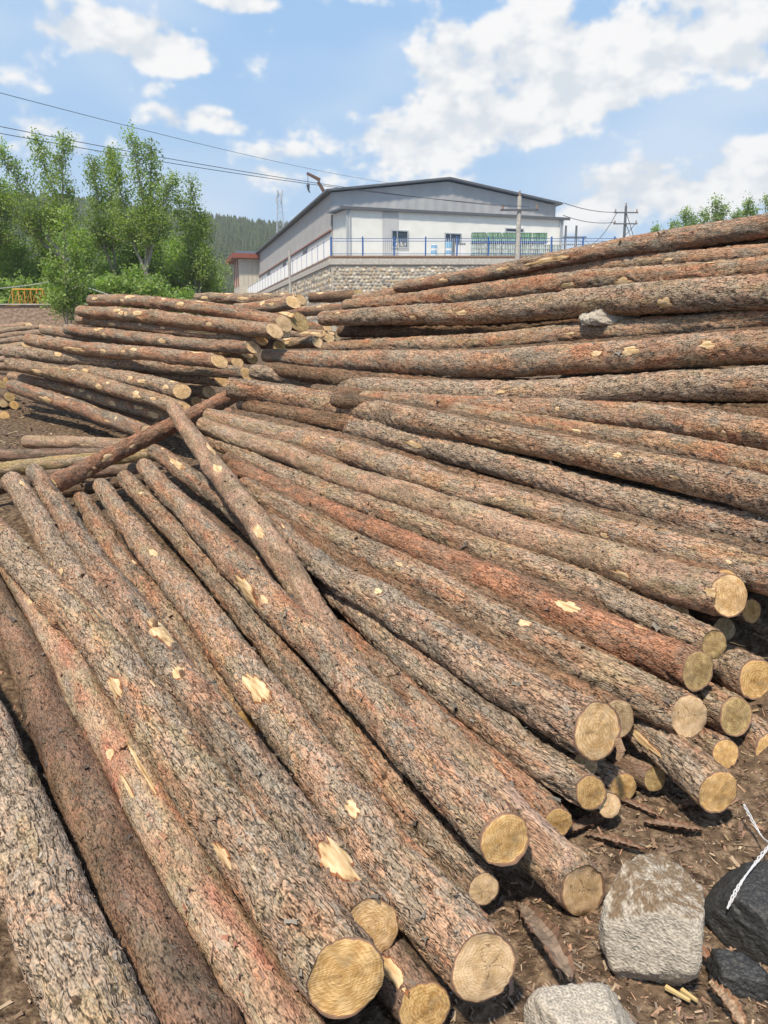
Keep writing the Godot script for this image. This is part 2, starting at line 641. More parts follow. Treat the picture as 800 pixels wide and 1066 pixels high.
# a sheet of points in rows of w, with smooth normals
func lattice(p: PackedVector3Array, idx: PackedInt32Array, w: int) -> ArrayMesh:
	var nrm := PackedVector3Array()
	nrm.resize(p.size())
	var rows := p.size() / w
	for j in rows:
		for i in w:
			var l := p[j * w + maxi(i - 1, 0)]
			var r := p[j * w + mini(i + 1, w - 1)]
			var u := p[maxi(j - 1, 0) * w + i]
			var d := p[mini(j + 1, rows - 1) * w + i]
			var n := (r - l).cross(u - d)
			nrm[j * w + i] = n.normalized() if n.y >= 0 else -n.normalized()
	var arr := []
	arr.resize(Mesh.ARRAY_MAX)
	arr[Mesh.ARRAY_VERTEX] = p
	arr[Mesh.ARRAY_NORMAL] = nrm
	arr[Mesh.ARRAY_INDEX] = idx
	var m := ArrayMesh.new()
	m.add_surface_from_arrays(Mesh.PRIMITIVE_TRIANGLES, arr)
	return m


func many(called: String, mesh: Mesh, mat: Material, spots: Array, colors: Array, parent: Node3D, stuff := true) -> MultiMeshInstance3D:
	var mm := MultiMesh.new()
	mm.transform_format = MultiMesh.TRANSFORM_3D
	mm.use_colors = true
	mm.mesh = mesh
	mm.instance_count = spots.size()
	for k in spots.size():
		mm.set_instance_transform(k, spots[k])
		mm.set_instance_color(k, colors[k])
	var o := MultiMeshInstance3D.new()
	o.name = called
	o.multimesh = mm
	o.material_override = mat
	if stuff:
		o.set_meta("kind", "stuff")
	parent.add_child(o, true)
	return o


func turned(yaw: float, pitch: float, roll: float, size: Vector3, at: Vector3) -> Transform3D:
	return Transform3D(Basis.from_euler(Vector3(pitch, yaw, roll)) * Basis.from_scale(size), at)


func make_hill_wood() -> void:
	# a pine: stacked ragged skirts round a stem, one metre tall
	var st := start()
	bar(st, Vector3(0, 0, 0), Vector3(0, 0.5, 0), 0.022, 0.012, 4)
	for tier in 6:
		var y := 0.2 + tier * 0.125
		var r := 0.24 * (1.0 - tier / 6.6)
		for k in 7:
			var a := TAU * k / 7 + tier * 0.8
			var b := a + TAU / 7
			var ra := r * (0.7 + 0.6 * hash01(tier * 17 + k))
			st.add_vertex(Vector3(0, y + 0.2, 0))
			st.add_vertex(Vector3(cos(b) * r * 0.55, y + 0.03, sin(b) * r * 0.55))
			st.add_vertex(Vector3(cos(a + 0.45) * ra, y - 0.03, sin(a + 0.45) * ra))
			st.add_vertex(Vector3(0, y + 0.2, 0))
			st.add_vertex(Vector3(cos(a + 0.45) * ra, y - 0.03, sin(a + 0.45) * ra))
			st.add_vertex(Vector3(cos(a) * r * 0.55, y + 0.03, sin(a) * r * 0.55))
	var pine := done(st)
	var spots := []
	var colors := []
	var rr := RandomNumberGenerator.new()
	rr.seed = 99
	for k in 10500:
		var z := -rr.randf_range(165, 470)
		var x := -z * rr.randf_range(-0.62, -0.06)
		var h := rr.randf_range(5.0, 9.5)
		spots.append(turned(rr.randf() * TAU, 0, 0, Vector3(h * 1.35, h, h * 1.35), Vector3(x, terrain(x, z) - 0.3, z)))
		var g := rr.randf_range(0.75, 1.35)
		colors.append(Color(0.048 * g, 0.070 * g, 0.030 * g).lerp(Color(0.08, 0.105, 0.038), rr.randf() * 0.5))
	var wood := many("pine_wood", pine, M.needle, spots, colors, self)
	wood.set_meta("label", "dark pine wood covering the hillside behind the poplars and the warehouse")
	wood.set_meta("category", "wood")


# ------------------------------------------------------------------ terrace, fence, warehouse

const WALL_AT := Vector3(-4.11, 0, -62.9)
const BACK := Vector3(-0.284, 0, -0.959)     # the way the warehouse's long side runs
const FLOOR := 8.5

func rubble(st: SurfaceTool, from: Vector3, along: Vector3, out_dir: Vector3, length: float, low: float, high: float, cell: float, s: int) -> void:
	var rr := RandomNumberGenerator.new()
	rr.seed = s
	var tones := [Color(0.44, 0.39, 0.31), Color(0.33, 0.31, 0.28), Color(0.52, 0.47, 0.38), Color(0.47, 0.36, 0.23), Color(0.25, 0.24, 0.225), Color(0.62, 0.57, 0.49), Color(0.40, 0.31, 0.22)]
	var rows := int((high - low) / (cell * 0.78))
	var cols := int(length / cell)
	for j in rows:
		for i in cols:
			var u := (i + (0.5 if j % 2 else 0.0) + rr.randf_range(-0.2, 0.2)) * cell
			var y := low + (j + 0.5 + rr.randf_range(-0.2, 0.2)) * (high - low) / rows
			var rx := cell * rr.randf_range(0.38, 0.6)
			var ry := cell * rr.randf_range(0.3, 0.46)
			if u - rx < 0.0 or u + rx > length or y + ry > high:
				continue
			var deep := rr.randf_range(0.03, 0.07)
			var c: Color = tones[rr.randi() % tones.size()]
			st.set_color(c * rr.randf_range(0.8, 1.25))
			var hub := from + along * (u + rr.randf_range(-0.05, 0.05)) + Vector3(0, y, 0) + out_dir * deep
			var rim := []
			var base := []
			var spin := rr.randf() * TAU
			for k in 7:
				var a := spin + TAU * k / 7 + rr.randf_range(-0.2, 0.2)
				var d := along * cos(a) * rx + Vector3(0, sin(a) * ry, 0)
				rim.append(from + along * u + Vector3(0, y, 0) + d * 0.72 + out_dir * deep * rr.randf_range(0.6, 1.0))
				base.append(from + along * u + Vector3(0, y, 0) + d - out_dir * 0.02)
			for k in 7:
				var m := (k + 1) % 7
				for v in [hub, rim[k], rim[m]]:
					st.add_vertex(v)
				quad(st, rim[k], base[k], base[m], rim[m])


func make_terrace() -> void:
	var ahead := Vector3(1, 0, 0)
	# the terrace surface, from the wall's crown back to the hill
	var st := start()
	var back_left := WALL_AT + BACK * 75.0
	quad(st, Vector3(WALL_AT.x, FLOOR, WALL_AT.z), Vector3(back_left.x, FLOOR, back_left.z), Vector3(70, FLOOR, back_left.z), Vector3(70, FLOOR, WALL_AT.z))
	setting("terrace_ground", done(st), M.terrace)
	var wall := thing("retaining_wall", "rubble stone retaining wall with pale coping below the warehouse and blue fence", "wall", WALL_AT)
	var side_out := Vector3(-0.959, 0, 0.284)
	st = start()
	quad(st, Vector3(0, 0, 0), Vector3(0, 7.95, 0), Vector3(74, 7.95, 0), Vector3(74, 0, 0))
	var e := BACK * 75.0
	quad(st, Vector3(0, 0, 0), e, e + Vector3(0, 7.95, 0), Vector3(0, 7.95, 0))
	part("wall_core", done(st), M.mortar, wall)
	st = start()
	rubble(st, Vector3(0, 0, 0), ahead, Vector3(0, 0, 1), 30.0, 3.2, 7.9, 0.32, 5)
	rubble(st, Vector3(0, 0, 0), BACK, side_out, 56.0, 2.6, 7.9, 0.55, 6)
	part("rubble_stones", done(st), M.tint, wall, Vector3.ZERO, true)
	st = start()
	box(st, Vector3(36.9, 8.17, -0.1), Vector3(74.2, 0.44, 0.42))
	slab(st, BACK * 37.4 + Vector3(0, 8.17, 0) - side_out * 0.1, BACK * 37.0, Vector3(0, 0.22, 0), side_out * 0.21)
	part("coping", done(st), M.concrete, wall)
	st = start()
	box(st, Vector3(36.9, 8.51, -0.16), Vector3(74.0, 0.24, 0.24))
	slab(st, BACK * 37.4 + Vector3(0, 8.51, 0) - side_out * 0.16, BACK * 37.0, Vector3(0, 0.12, 0), side_out * 0.12)
	part("curb", done(st), M.curb, wall)
	# the fence on the front wall and the one that runs back along the side
	fence("blue steel fence with thin white pickets along the front wall", WALL_AT + Vector3(0, 8.63, -0.16), ahead, 34.0, 2.45, false)
	fence("white picket fence with blue posts running back along the side wall", WALL_AT + Vector3(0, 8.63, 0) - side_out * 0.16 + BACK * 0.8, BACK, 58.0, 2.45, true)


func fence(label: String, at: Vector3, along: Vector3, length: float, gap: float, thick: bool) -> void:
	var f := thing("fence", label, "fence", at, "fences on the retaining wall")
	var n := int(length / gap)
	var post := BoxMesh.new()
	post.size = Vector3(0.11, 1.42, 0.11)
	for k in n + 1:
		part("post", post, M.blue, f, along * (k * gap) + Vector3(0, 0.71, 0))
	for y in [0.14, 1.08, 1.27]:
		var st := start()
		bar(st, Vector3(0, y, 0), along * length + Vector3(0, y, 0), 0.028, 0.028)
		part("rail", done(st), M.blue, f)
	var pk := start()
	var u := 0.12
	while u < length:
		bar(pk, along * u + Vector3(0, 0.1, 0), along * u + Vector3(0, 1.3, 0), 0.055 if thick else 0.019, 0.055 if thick else 0.019)
		u += 0.15 if not thick else 0.13
	part("picket", done(pk), M.white, f, Vector3.ZERO, true)


# a ribbed sheet wall: from a to b, with heights at both ends
func ribbed(st: SurfaceTool, a: Vector3, b: Vector3, lo: float, ha: float, hb: float, pitch: float, deep: float) -> void:
	var n := int(a.distance_to(b) / pitch)
	var t := (b - a).normalized()
	var out := Vector3(-t.z, 0, t.x)
	for k in n:
		for q in 2:
			var f0 := (k + q * 0.5) / n
			var f1 := (k + q * 0.5 + 0.5) / n
			var p := a.lerp(b, f0) + out * (deep if q == 0 else 0.0)
			var r := a.lerp(b, f1) + out * (0.0 if q == 0 else deep)
			quad(st, p + Vector3(0, lo, 0), p + Vector3(0, lerpf(ha, hb, f0), 0), r + Vector3(0, lerpf(ha, hb, f1), 0), r + Vector3(0, lo, 0))


func make_warehouse() -> void:
	var e1 := Vector3(0.959, 0, -0.284)
	var c0 := Vector3(-3.06, FLOOR, -66.4)
	var w := thing("warehouse", "grey sheet-metal warehouse with a low gable and a white lean-to front", "building", c0)
	var main0 := BACK * 5.0
	var left := main0 - e1 * 0.15
	var right := main0 + e1 * 21.6
	var ridge_at := main0 + e1 * 10.7
	var eave := 6.25
	var top := 7.75
	var long := 52.0
	# grey gable above the lean-to
	var st := start()
	ribbed(st, right, ridge_at, 0.0, eave, top, 0.9, 0.04)
	ribbed(st, ridge_at, left, 0.0, top, eave, 0.9, 0.04)
	part("gable_wall", done(st), M.grey_sheet, w)
	# the long side: pale below the stripe, grey above
	st = start()
	ribbed(st, left, left + BACK * long, 3.25, eave, eave, 0.6, 0.05)
	part("side_wall", done(st), M.grey_sheet, w)
	st = start()
	ribbed(st, left, left + BACK * long, 0.0, 3.05, 3.05, 0.6, 0.05)
	part("side_plinth", done(st), M.grey_light, w)
	st = start()
	slab(st, left + BACK * long / 2 + Vector3(0, 3.15, 0), BACK * long / 2, Vector3(0, 0.065, 0), e1 * 0.09)
	part("red_stripe", done(st), M.stripe, w)
	for k in [12.0, 25.0, 38.0]:
		st = start()
		slab(st, left + BACK * k + Vector3(0, 2.7, 0), BACK * 0.9, Vector3(0, 0.3, 0), e1 * 0.1)
		part("vent_opening", done(st), M.trim_dark, w)
	st = start()
	quad(st, right, right + BACK * long, right + BACK * long + Vector3(0, eave, 0), right + Vector3(0, eave, 0))
	quad(st, left + BACK * long, right + BACK * long, right + BACK * long + Vector3(0, eave, 0), left + BACK * long + Vector3(0, eave, 0))
	part("rear_wall", done(st), M.grey_sheet, w)
	# roof of two slopes with a dark edge
	st = start()
	for side in [left - e1 * 0.35, right + e1 * 0.35]:
		var a: Vector3 = side - BACK * 0.4 + Vector3(0, eave - 0.02, 0)
		var r: Vector3 = ridge_at - BACK * 0.4 + Vector3(0, top + 0.06, 0)
		var m: Vector3 = (a + r) / 2 + BACK * (long + 0.8) / 2
		slab(st, m + Vector3(0, 0.12, 0), (r - a) / 2, BACK * (long + 0.8) / 2, Vector3(0, 0.07, 0))
	part("roof", done(st), M.roof_sheet, w)
	st = start()
	for side in [left - e1 * 0.4, right + e1 * 0.4]:
		slab(st, side + BACK * long / 2 + Vector3(0, eave + 0.1, 0), BACK * (long / 2 + 0.5), Vector3(0, 0.085, 0), e1 * 0.09)
		var a: Vector3 = side - BACK * 0.46 + Vector3(0, eave + 0.1, 0)
		var r: Vector3 = ridge_at - BACK * 0.46 + Vector3(0, top + 0.2, 0)
		slab(st, (a + r) / 2, (r - a) / 2, Vector3(0, 0.085, 0), BACK * 0.06)
	part("eave_trim", done(st), M.trim_dark, w)
	# lean-to
	var lw := 19.7
	var lh := 4.1
	st = start()
	ribbed(st, e1 * lw, Vector3.ZERO, 0.0, lh, lh, 1.6, 0.015)
	ribbed(st, Vector3.ZERO, BACK * 4.98, 0.0, lh, lh + 0.35, 1.0, 0.015)
	ribbed(st, e1 * lw + BACK * 4.98, e1 * lw, 0.0, lh + 0.35, lh, 1.0, 0.015)
	part("lean_to_wall", done(st), M.white_wall, w)
	st = start()
	slab(st, e1 * lw / 2 + BACK * 2.4 + Vector3(0, lh + 0.27, 0), e1 * (lw / 2 + 0.5), BACK * 2.55 + Vector3(0, 0.19, 0), Vector3(0, 0.05, 0))
	part("lean_to_roof", done(st), M.roof_sheet, w)
	st = start()
	slab(st, e1 * lw / 2 - BACK * 0.2 + Vector3(0, lh + 0.09, 0), e1 * (lw / 2 + 0.55), Vector3(0, 0.11, 0), BACK * 0.06)
	part("lean_to_eave", done(st), M.trim_dark, w)
	for u in [0.06, lw - 0.06]:
		st = start()
		slab(st, e1 * u + Vector3(0, lh / 2, 0) - BACK * 0.03, e1 * 0.08, Vector3(0, lh / 2, 0), BACK * 0.03)
		part("corner_trim", done(st), M.frame, w)
	st = start()
	slab(st, e1 * 3.75 + Vector3(0, lh / 2, 0) - BACK * 0.018, e1 * 0.7, Vector3(0, lh / 2 - 0.05, 0), BACK * 0.003)
	part("patched_panel", done(st), M.grey_light, w)
	for u in [0.28, lw - 0.28]:
		st = start()
		bar(st, e1 * u + Vector3(0, 0.05, 0) - BACK * 0.1, e1 * u + Vector3(0, lh, 0) - BACK * 0.1, 0.05, 0.05, 6)
		part("downpipe", done(st), M.frame, w)
	# the window with coloured goods behind it
	opening(w, e1, 4.55, 1.95, 0.66, 0.62, "window", true)
	opening(w, e1, 9.3, 1.75, 0.68, 0.78, "window", false)
	opening(w, e1, 15.0, 3.05, 0.8, 0.1, "window", false)


func opening(w: Node3D, e1: Vector3, u: float, y: float, hw: float, hh: float, called: String, goods: bool) -> void:
	var at := e1 * u + Vector3(0, y, 0) - BACK * 0.05
	var st := start()
	for sgn in [-1.0, 1.0]:
		slab(st, at + e1 * (hw + 0.04) * sgn, e1 * 0.045, Vector3(0, hh + 0.085, 0), BACK * 0.05)
		slab(st, at + Vector3(0, (hh + 0.04) * sgn, 0), e1 * hw, Vector3(0, 0.045, 0), BACK * 0.05)
	var f := part(called, done(st), M.frame, w)
	st = start()
	slab(st, at + BACK * 0.012, e1 * hw, Vector3(0, hh, 0), BACK * 0.01)
	part("pane", done(st), M.glass, f)
	if hh > 0.3:
		st = start()
		slab(st, at - e1 * hw * 0.34 - BACK * 0.005, e1 * 0.03, Vector3(0, hh, 0), BACK * 0.03)
		slab(st, at - e1 * hw * 0.67 + Vector3(0, hh * -0.25, 0) - BACK * 0.005, e1 * hw * 0.3, Vector3(0, 0.03, 0), BACK * 0.03)
		part("mullion", done(st), M.frame, f)
	if goods:
		st = start()
		for k in 9:
			var cols := [Color(0.5, 0.34, 0.05), Color(0.12, 0.25, 0.5), Color(0.55, 0.58, 0.6)]
			st.set_color(cols[k % 3])
			slab(st, at - BACK * 0.012 + e1 * (-0.5 + 0.125 * k) + Vector3(0, -hh + 0.14 + 0.05 * (k % 3), 0), e1 * 0.045, Vector3(0, 0.10 + 0.05 * (k % 2), 0), BACK * 0.008)
		part("goods", done(st), M.tint, f)


func make_far_things() -> void:
	var e1 := Vector3(0.959, 0, -0.284)
	# cream house with red roof at the far end of the warehouse
	var hc := Vector3(-21.6, 2.8, -118.0)
	var h := thing("house", "cream house with dark red overhanging roof at the warehouse's far end", "building", hc)
	var st := start()
	slab(st, Vector3(3.4, 5.6, -3.0), e1 * 4.0, Vector3(0, 5.6, 0), BACK * 4.0)
	part("wall", done(st), M.cream, h)
	st = start()
	var corner := Vector3(3.4, 0, -3.0) - BACK * 4.0 - e1 * 4.0
	slab(st, Vector3(3.4, 11.55, -3.0), e1 * 5.0, Vector3(0, 0.32, 0), BACK * 5.0)
	part("roof", done(st), M.redbrown, h)
	st = start()
	slab(st, Vector3(3.4, 12.0, -3.0), e1 * 4.4, Vector3(0, 0.25, 0), BACK * 4.4)
	part("roof_top", done(st), M.roof_sheet, h)
	for k in 3:
		st = start()
		slab(st, corner + BACK * (1.2 + k * 2.5) + Vector3(0, 9.2, 0) - e1 * 0.06, BACK * 0.22, Vector3(0, 1.75, 0), e1 * 0.05)
		part("window", done(st), M.redbrown, h)
	st = start()
	slab(st, corner + e1 * 3.2 + Vector3(0, 9.3, 0) - BACK * 0.06, e1 * 0.3, Vector3(0, 1.5, 0), BACK * 0.08)
	part("window", done(st), M.glass, h)
	for k in 5:
		st = start()
		slab(st, corner + e1 * (0.6 + k * 0.62) + Vector3(0, 9.3, 0) - BACK * 0.02, e1 * 0.03, Vector3(0, 1.7, 0), BACK * 0.03)
		part("joint", done(st), M.grey_light, h)
	# mobile crane whose boom shows over the eave
	var cr := thing("crane", "dark crane boom with hanging hook above the warehouse's eave", "crane", Vector3(-1.7, FLOOR, -94.3))
	st = start()
	box(st, Vector3(0, 1.2, 0), Vector3(2.4, 1.4, 6.0))
	box(st, Vector3(0.2, 2.4, 0.6), Vector3(1.6, 1.2, 2.2))
	part("body", done(st), M.rust, cr)
	for k in 4:
		st = start()
		bar(st, Vector3(-1.3 if k % 2 else 1.3, 0.5, -2.0 if k < 2 else 2.0), Vector3(-0.9 if k % 2 else 0.9, 0.5, -2.0 if k < 2 else 2.0), 0.5, 0.5, 12)
		part("wheel", done(st), M.trim_dark, cr)
	st = start()
	bar(st, Vector3(0, 2.6, 0), Vector3(-3.5, 7.9, -1.2), 0.42, 0.38, 4)
	bar(st, Vector3(-3.5, 7.9, -1.2), Vector3(-6.0, 12.0, -2.0), 0.3, 0.22, 4)
	part("boom", done(st), M.rust, cr)
	st = start()
	bar(st, Vector3(-5.8, 12.2, -2.0), Vector3(-7.3, 12.95, -2.0), 0.26, 0.2, 4)
	part("boom_head", done(st), M.rust, cr)
	st = start()
	bar(st, Vector3(-7.2, 12.9, -2.0), Vector3(-7.2, 11.6, -2.0), 0.04, 0.04, 4)
	part("hoist_rope", done(st), M.wire, cr)
	st = start()
	bar(st, Vector3(-7.2, 11.7, -2.0), Vector3(-7.15, 11.1, -2.0), 0.2, 0.12, 6)
	bar(st, Vector3(-7.15, 11.1, -2.0), Vector3(-7.0, 10.8, -2.0), 0.1, 0.06, 6)
	part("hook", done(st), M.wire, cr)
	# lattice mast on the hill
	var tx := -38.0
	var tz := -298.0
	var ty := terrain(tx, tz)
	var tall := 55.7 - ty + 0.6
	var mast := thing("telecom_mast", "slender pale steel lattice mast with antennas on the wooded hill", "mast", Vector3(tx, ty, tz))
	var foot := 1.9
	for k in 4:
		st = start()
		var a := Vector3(foot if k & 1 else -foot, 0, foot if k & 2 else -foot)
		var b := Vector3(0.55 if k & 1 else -0.55, tall, 0.55 if k & 2 else -0.55)
		bar(st, a, b, 0.13, 0.1)
		part("leg", done(st), M.steel, mast)
	st = start()
	for j in 12:
		var f0 := j / 12.0
		var f1 := (j + 1) / 12.0
		for k in 4:
			var s0 := lerpf(foot, 0.55, f0)
			var s1 := lerpf(foot, 0.55, f1)
			var d: Array = [[-1, -1, 1, -1], [1, -1, 1, 1], [1, 1, -1, 1], [-1, 1, -1, -1]][k]
			bar(st, Vector3(d[0] * s0, tall * f0, d[1] * s0), Vector3(d[2] * s1, tall * f1, d[3] * s1), 0.06, 0.06)
			bar(st, Vector3(d[2] * s0, tall * f0, d[3] * s0), Vector3(d[0] * s1, tall * f1, d[1] * s1), 0.06, 0.06)
	part("lattice", done(st), M.steel, mast)
	for k in 6:
		st = start()
		var a := TAU * k / 6
		box(st, Vector3(cos(a) * 1.1, tall - 0.4 - (k % 2) * 2.4, sin(a) * 1.1), Vector3(0.5, 2.0, 0.5))
		part("antenna", done(st), M.steel, mast)
	# power poles
	pole("pale concrete power pole with a single dark crossarm before the stone wall", Vector3(8.79, terrain(8.79, -53.1), -53.1), 11.2, 0.17, [0.85], 1.25, M.concrete)
	pole("power pole with two crossarms and insulators beyond the fence's end", Vector3(25.1, FLOOR, -84.8), 15.9, 0.16, [0.65, 1.75], 1.25, M.trim_dark)
	var tw := thing("power_pole", "small twin power pole seen low between the warehouse and the tall pole", "pole", Vector3(26.7, FLOOR, -116.0), "power poles")
	for k in 2:
		st = start()
		bar(st, Vector3(k * 1.5 - 0.75, 0, 0), Vector3(k * 1.5 - 0.75, 10.0, 0), 0.2, 0.15, 8)
		part("post", done(st), M.trim_dark, tw)
	for y in [8.4, 7.4]:
		st = start()
		box(st, Vector3(0, y, 0.2), Vector3(4.4 - (8.4 - y) * 1.0, 0.18, 0.16))
		part("crossarm", done(st), M.trim_dark, tw)
	# wires
	wire("upper power line crossing the sky above the poplars", Vector3(-21.2, 10.6, -19.2), Vector3(2.96, 21.09, -101.4), 0.7)
	wire("middle power line sagging from the poplars to the concrete pole", Vector3(-22.4, 10.95, -28.6), Vector3(8.2, 10.55, -53.0), 0.55)
	wire("lower power line running close under the middle one", Vector3(-22.4, 10.6, -28.6), Vector3(9.4, 10.55, -53.0), 0.6)
	wire("upper wire between the warehouse corner and the tall pole", Vector3(16.9, 14.9, -77.0), Vector3(24.2, 15.3, -84.7), 0.25)
	wire("wire ending at the tall pole's lower crossarm", Vector3(16.9, 13.8, -77.0), Vector3(24.0, 14.3, -84.7), 0.3)
	wire("sagging wire between the twin pole and the tall pole", Vector3(27.5, 17.0, -116.0), Vector3(24.2, 15.3, -84.8), 2.0)
	wire("second sagging wire from the twin pole's upper arm", Vector3(28.4, 17.0, -116.0), Vector3(26.2, 14.2, -84.8), 2.0)
	wire("stay wire slanting down beside the tall pole", Vector3(25.2, 15.2, -84.8), Vector3(28.2, FLOOR, -86.0), 0.0)
	wire("second stay wire slanting from the tall pole's top", Vector3(25.2, 14.2, -84.8), Vector3(27.0, FLOOR, -83.0), 0.0)
	# bottles on pallets in front of the lean-to
	var cyl := CylinderMesh.new()
	cyl.top_radius = 0.03
	cyl.bottom_radius = 0.055
	cyl.height = 0.30
	cyl.radial_segments = 7
	cyl.rings = 1
	var sides := ["first", "second", "third", "fourth", "fifth", "sixth"]
	for k in 6:
		for lvl in 2:
			if lvl == 1 and k == 5:
				continue
			var p := thing("bottle_pallet", "%s %s, counted from the doorway" % [sides[k], "blue pallet of film-wrapped pale bottles" if lvl == 0 else "pallet of green bottles atop the lower row"], "pallet",
				Vector3(7.55 + k * 1.22, FLOOR + lvl * 1.22, -64.75 - k * 0.05), "bottle pallets in front of the warehouse")
			st = start()
			for z in [-0.45, 0.0, 0.45]:
				box(st, Vector3(0, 0.06, z), Vector3(1.14, 0.1, 0.12))
			box(st, Vector3(0, 0.135, 0), Vector3(1.14, 0.04, 1.05))
			part("pallet_base", done(st), M.blue, p)
			var spots := []
			var colors := []
			for y in (3 if lvl == 0 else 2):
				for i in 9:
					for j in [0, 1, 2, 8]:
						spots.append(Transform3D(Basis.IDENTITY, Vector3(-0.5 + i * 0.125, 0.31 + y * 0.325, 0.5 - j * 0.125)))
						var g := 0.7 + 0.6 * hash01(i * 7 + j * 3 + y * 31 + k * 101 + lvl * 11)
						colors.append(Color(0.22 * g, 0.40 * g, 0.26 * g) if lvl == 1 else Color(0.42 * g, 0.52 * g, 0.5 * g))
				st = start()
				box(st, Vector3(0, 0.475 + y * 0.325, 0), Vector3(1.12, 0.012, 1.06))
				part("layer_board", done(st), M.film, p)
			many("bottles", cyl, M.bottle, spots, colors, p)
	# things standing by the doorway
	for k in 2:
		var d := thing("drum", ["light blue drum with white bands left of the doorway", "light blue drum with a dark lid just before the doorway"][k], "drum", Vector3([4.02, 5.2][k], FLOOR, -65.0), "blue drums by the doorway")
		st = start()
		bar(st, Vector3.ZERO, Vector3(0, [1.15, 1.4][k], 0), 0.26, 0.26, 14)
		part("body", done(st), M.lightblue, d)
		for y in [0.35, 0.8]:
			st = start()
			bar(st, Vector3(0, y - 0.08, 0), Vector3(0, y + 0.08, 0), 0.27, 0.27, 14)
			part("band", done(st), M.white, d)
		st = start()
		bar(st, Vector3(0, [1.15, 1.4][k], 0), Vector3(0, [1.2, 1.55][k], 0), 0.24, 0.16, 14)
		part("lid", done(st), M.white if k == 0 else M.wire, d)
	var cab := thing("cabinet", "white cabinet with a dark top standing by the doorway", "cabinet", Vector3(6.1, FLOOR, -65.1))
	st = start()
	box(st, Vector3(0, 0.6, 0), Vector3(0.75, 1.2, 0.6))
	part("body", done(st), M.white, cab)
	st = start()
	box(st, Vector3(0, 1.24, 0), Vector3(0.85, 0.08, 0.7))
	part("top", done(st), M.trim_dark, cab)
	st = start()
	box(st, Vector3(0, 0.6, 0.305), Vector3(0.02, 1.1, 0.012))
	part("door_gap", done(st), M.trim_dark, cab)
	# earthen wall at the far left
	var mw := thing("earth_wall", "brown rendered wall on a grey stone footing behind the thin poles", "wall", Vector3(-9.0, 1.2, -24.8))
	st = start()
	var seg := 20
	for k in seg:
		var x0 := -8.0 * k / seg
		var x1 := -8.0 * (k + 1) / seg
		var y0 := 1.78 + 0.025 * sin(k * 1.7)
		var y1 := 1.78 + 0.025 * sin((k + 1) * 1.7)
		quad(st, Vector3(x1, 0.98, 0), Vector3(x1, y1, 0), Vector3(x0, y0, 0), Vector3(x0, 0.98, 0))
		quad(st, Vector3(x1, y1, 0), Vector3(x1, y1, -0.4), Vector3(x0, y0, -0.4), Vector3(x0, y0, 0))
		quad(st, Vector3(x1, 0, -0.4), Vector3(x1, y1, -0.4), Vector3(x0, y0, -0.4), Vector3(x0, 0, -0.4))
	quad(st, Vector3(0, 0, 0), Vector3(0, 1.78, 0), Vector3(0, 1.78, -0.4), Vector3(0, 0, -0.4))
	part("render_coat", done(st), M.mud, mw)
	st = start()
	box(st, Vector3(-4.0, 0.49, 0.02), Vector3(8.0, 0.98, 0.1))
	part("footing", done(st), M.mortar, mw)
	st = start()
	rubble(st, Vector3(0, 0, 0.07), Vector3(-1, 0, 0), Vector3(0, 0, 1), 8.0, 0.0, 0.98, 0.2, 15)
	part("footing_stones", done(st), M.tint, mw, Vector3.ZERO, true)
	st = start()
	box(st, Vector3(-4.0, 1.81, -0.18), Vector3(8.0, 0.035, 0.46))
	part("cap", done(st), M.concrete, mw)
	# yellow lattice jib lying behind the wall
	var jib := thing("crane_jib", "orange lattice jib section lying behind the brown wall", "jib", Vector3(-12.55, 3.0, -26.6))
	jib.scale = Vector3(0.68, 1.0, 1.0)
	for p in [[0.0, 0.0], [0.0, 0.45], [0.55, 0.22]]:
		st = start()
		bar(st, Vector3(-0.1 if p[0] == 0.0 else 0.16, p[0] + 0.05, -p[1]), Vector3(1.75, p[0] + 0.05, -p[1]), 0.024, 0.024, 6)
		part("chord", done(st), M.orange, jib)
	st = start()
	for k in 6:
		var u := k * 0.3
		for z in [0.0, -0.45]:
			bar(st, Vector3(u - 0.05, 0.05, z), Vector3(u + 0.15, 0.6, -0.22), 0.014, 0.014)
			bar(st, Vector3(u + 0.25, 0.05, z), Vector3(u + 0.12, 0.6, -0.22), 0.014, 0.014)
	part("brace", done(st), M.orange, jib)
	st = start()
	box(st, Vector3(0.9, -0.95, -0.2), Vector3(1.7, 1.9, 0.6))
	part("stand", done(st), M.orange, jib)
	wire("pale cable running above the brown wall past the orange jib", Vector3(-14.5, 3.5, -26.0), Vector3(-10.4, 3.85, -26.0), 0.1, M.cable)
	wire("pale cable dropping behind the poplars towards the far stack", Vector3(-10.1, 3.75, -26.2), Vector3(-7.3, 2.9, -26.0), 0.03, M.cable)
	var sk := thing("stake", "thin upright stake among the poles of the distant pile", "stake", Vector3(-6.92, terrain(-6.92, -15.2), -15.2))
	st = start()
	bar(st, Vector3.ZERO, Vector3(0.03, 0.8, 0.02), 0.028, 0.022, 6)
	part("stem", done(st), M.stub, sk)
	var gp := thing("post", "slim pale wooden post in front of the white picket fence", "post", Vector3(-4.35, terrain(-4.35, -37.0), -37.0))
	st = start()
	bar(st, Vector3.ZERO, Vector3(0.02, 3.95, 0), 0.07, 0.055, 8)
	part("shaft", done(st), M.concrete, gp)


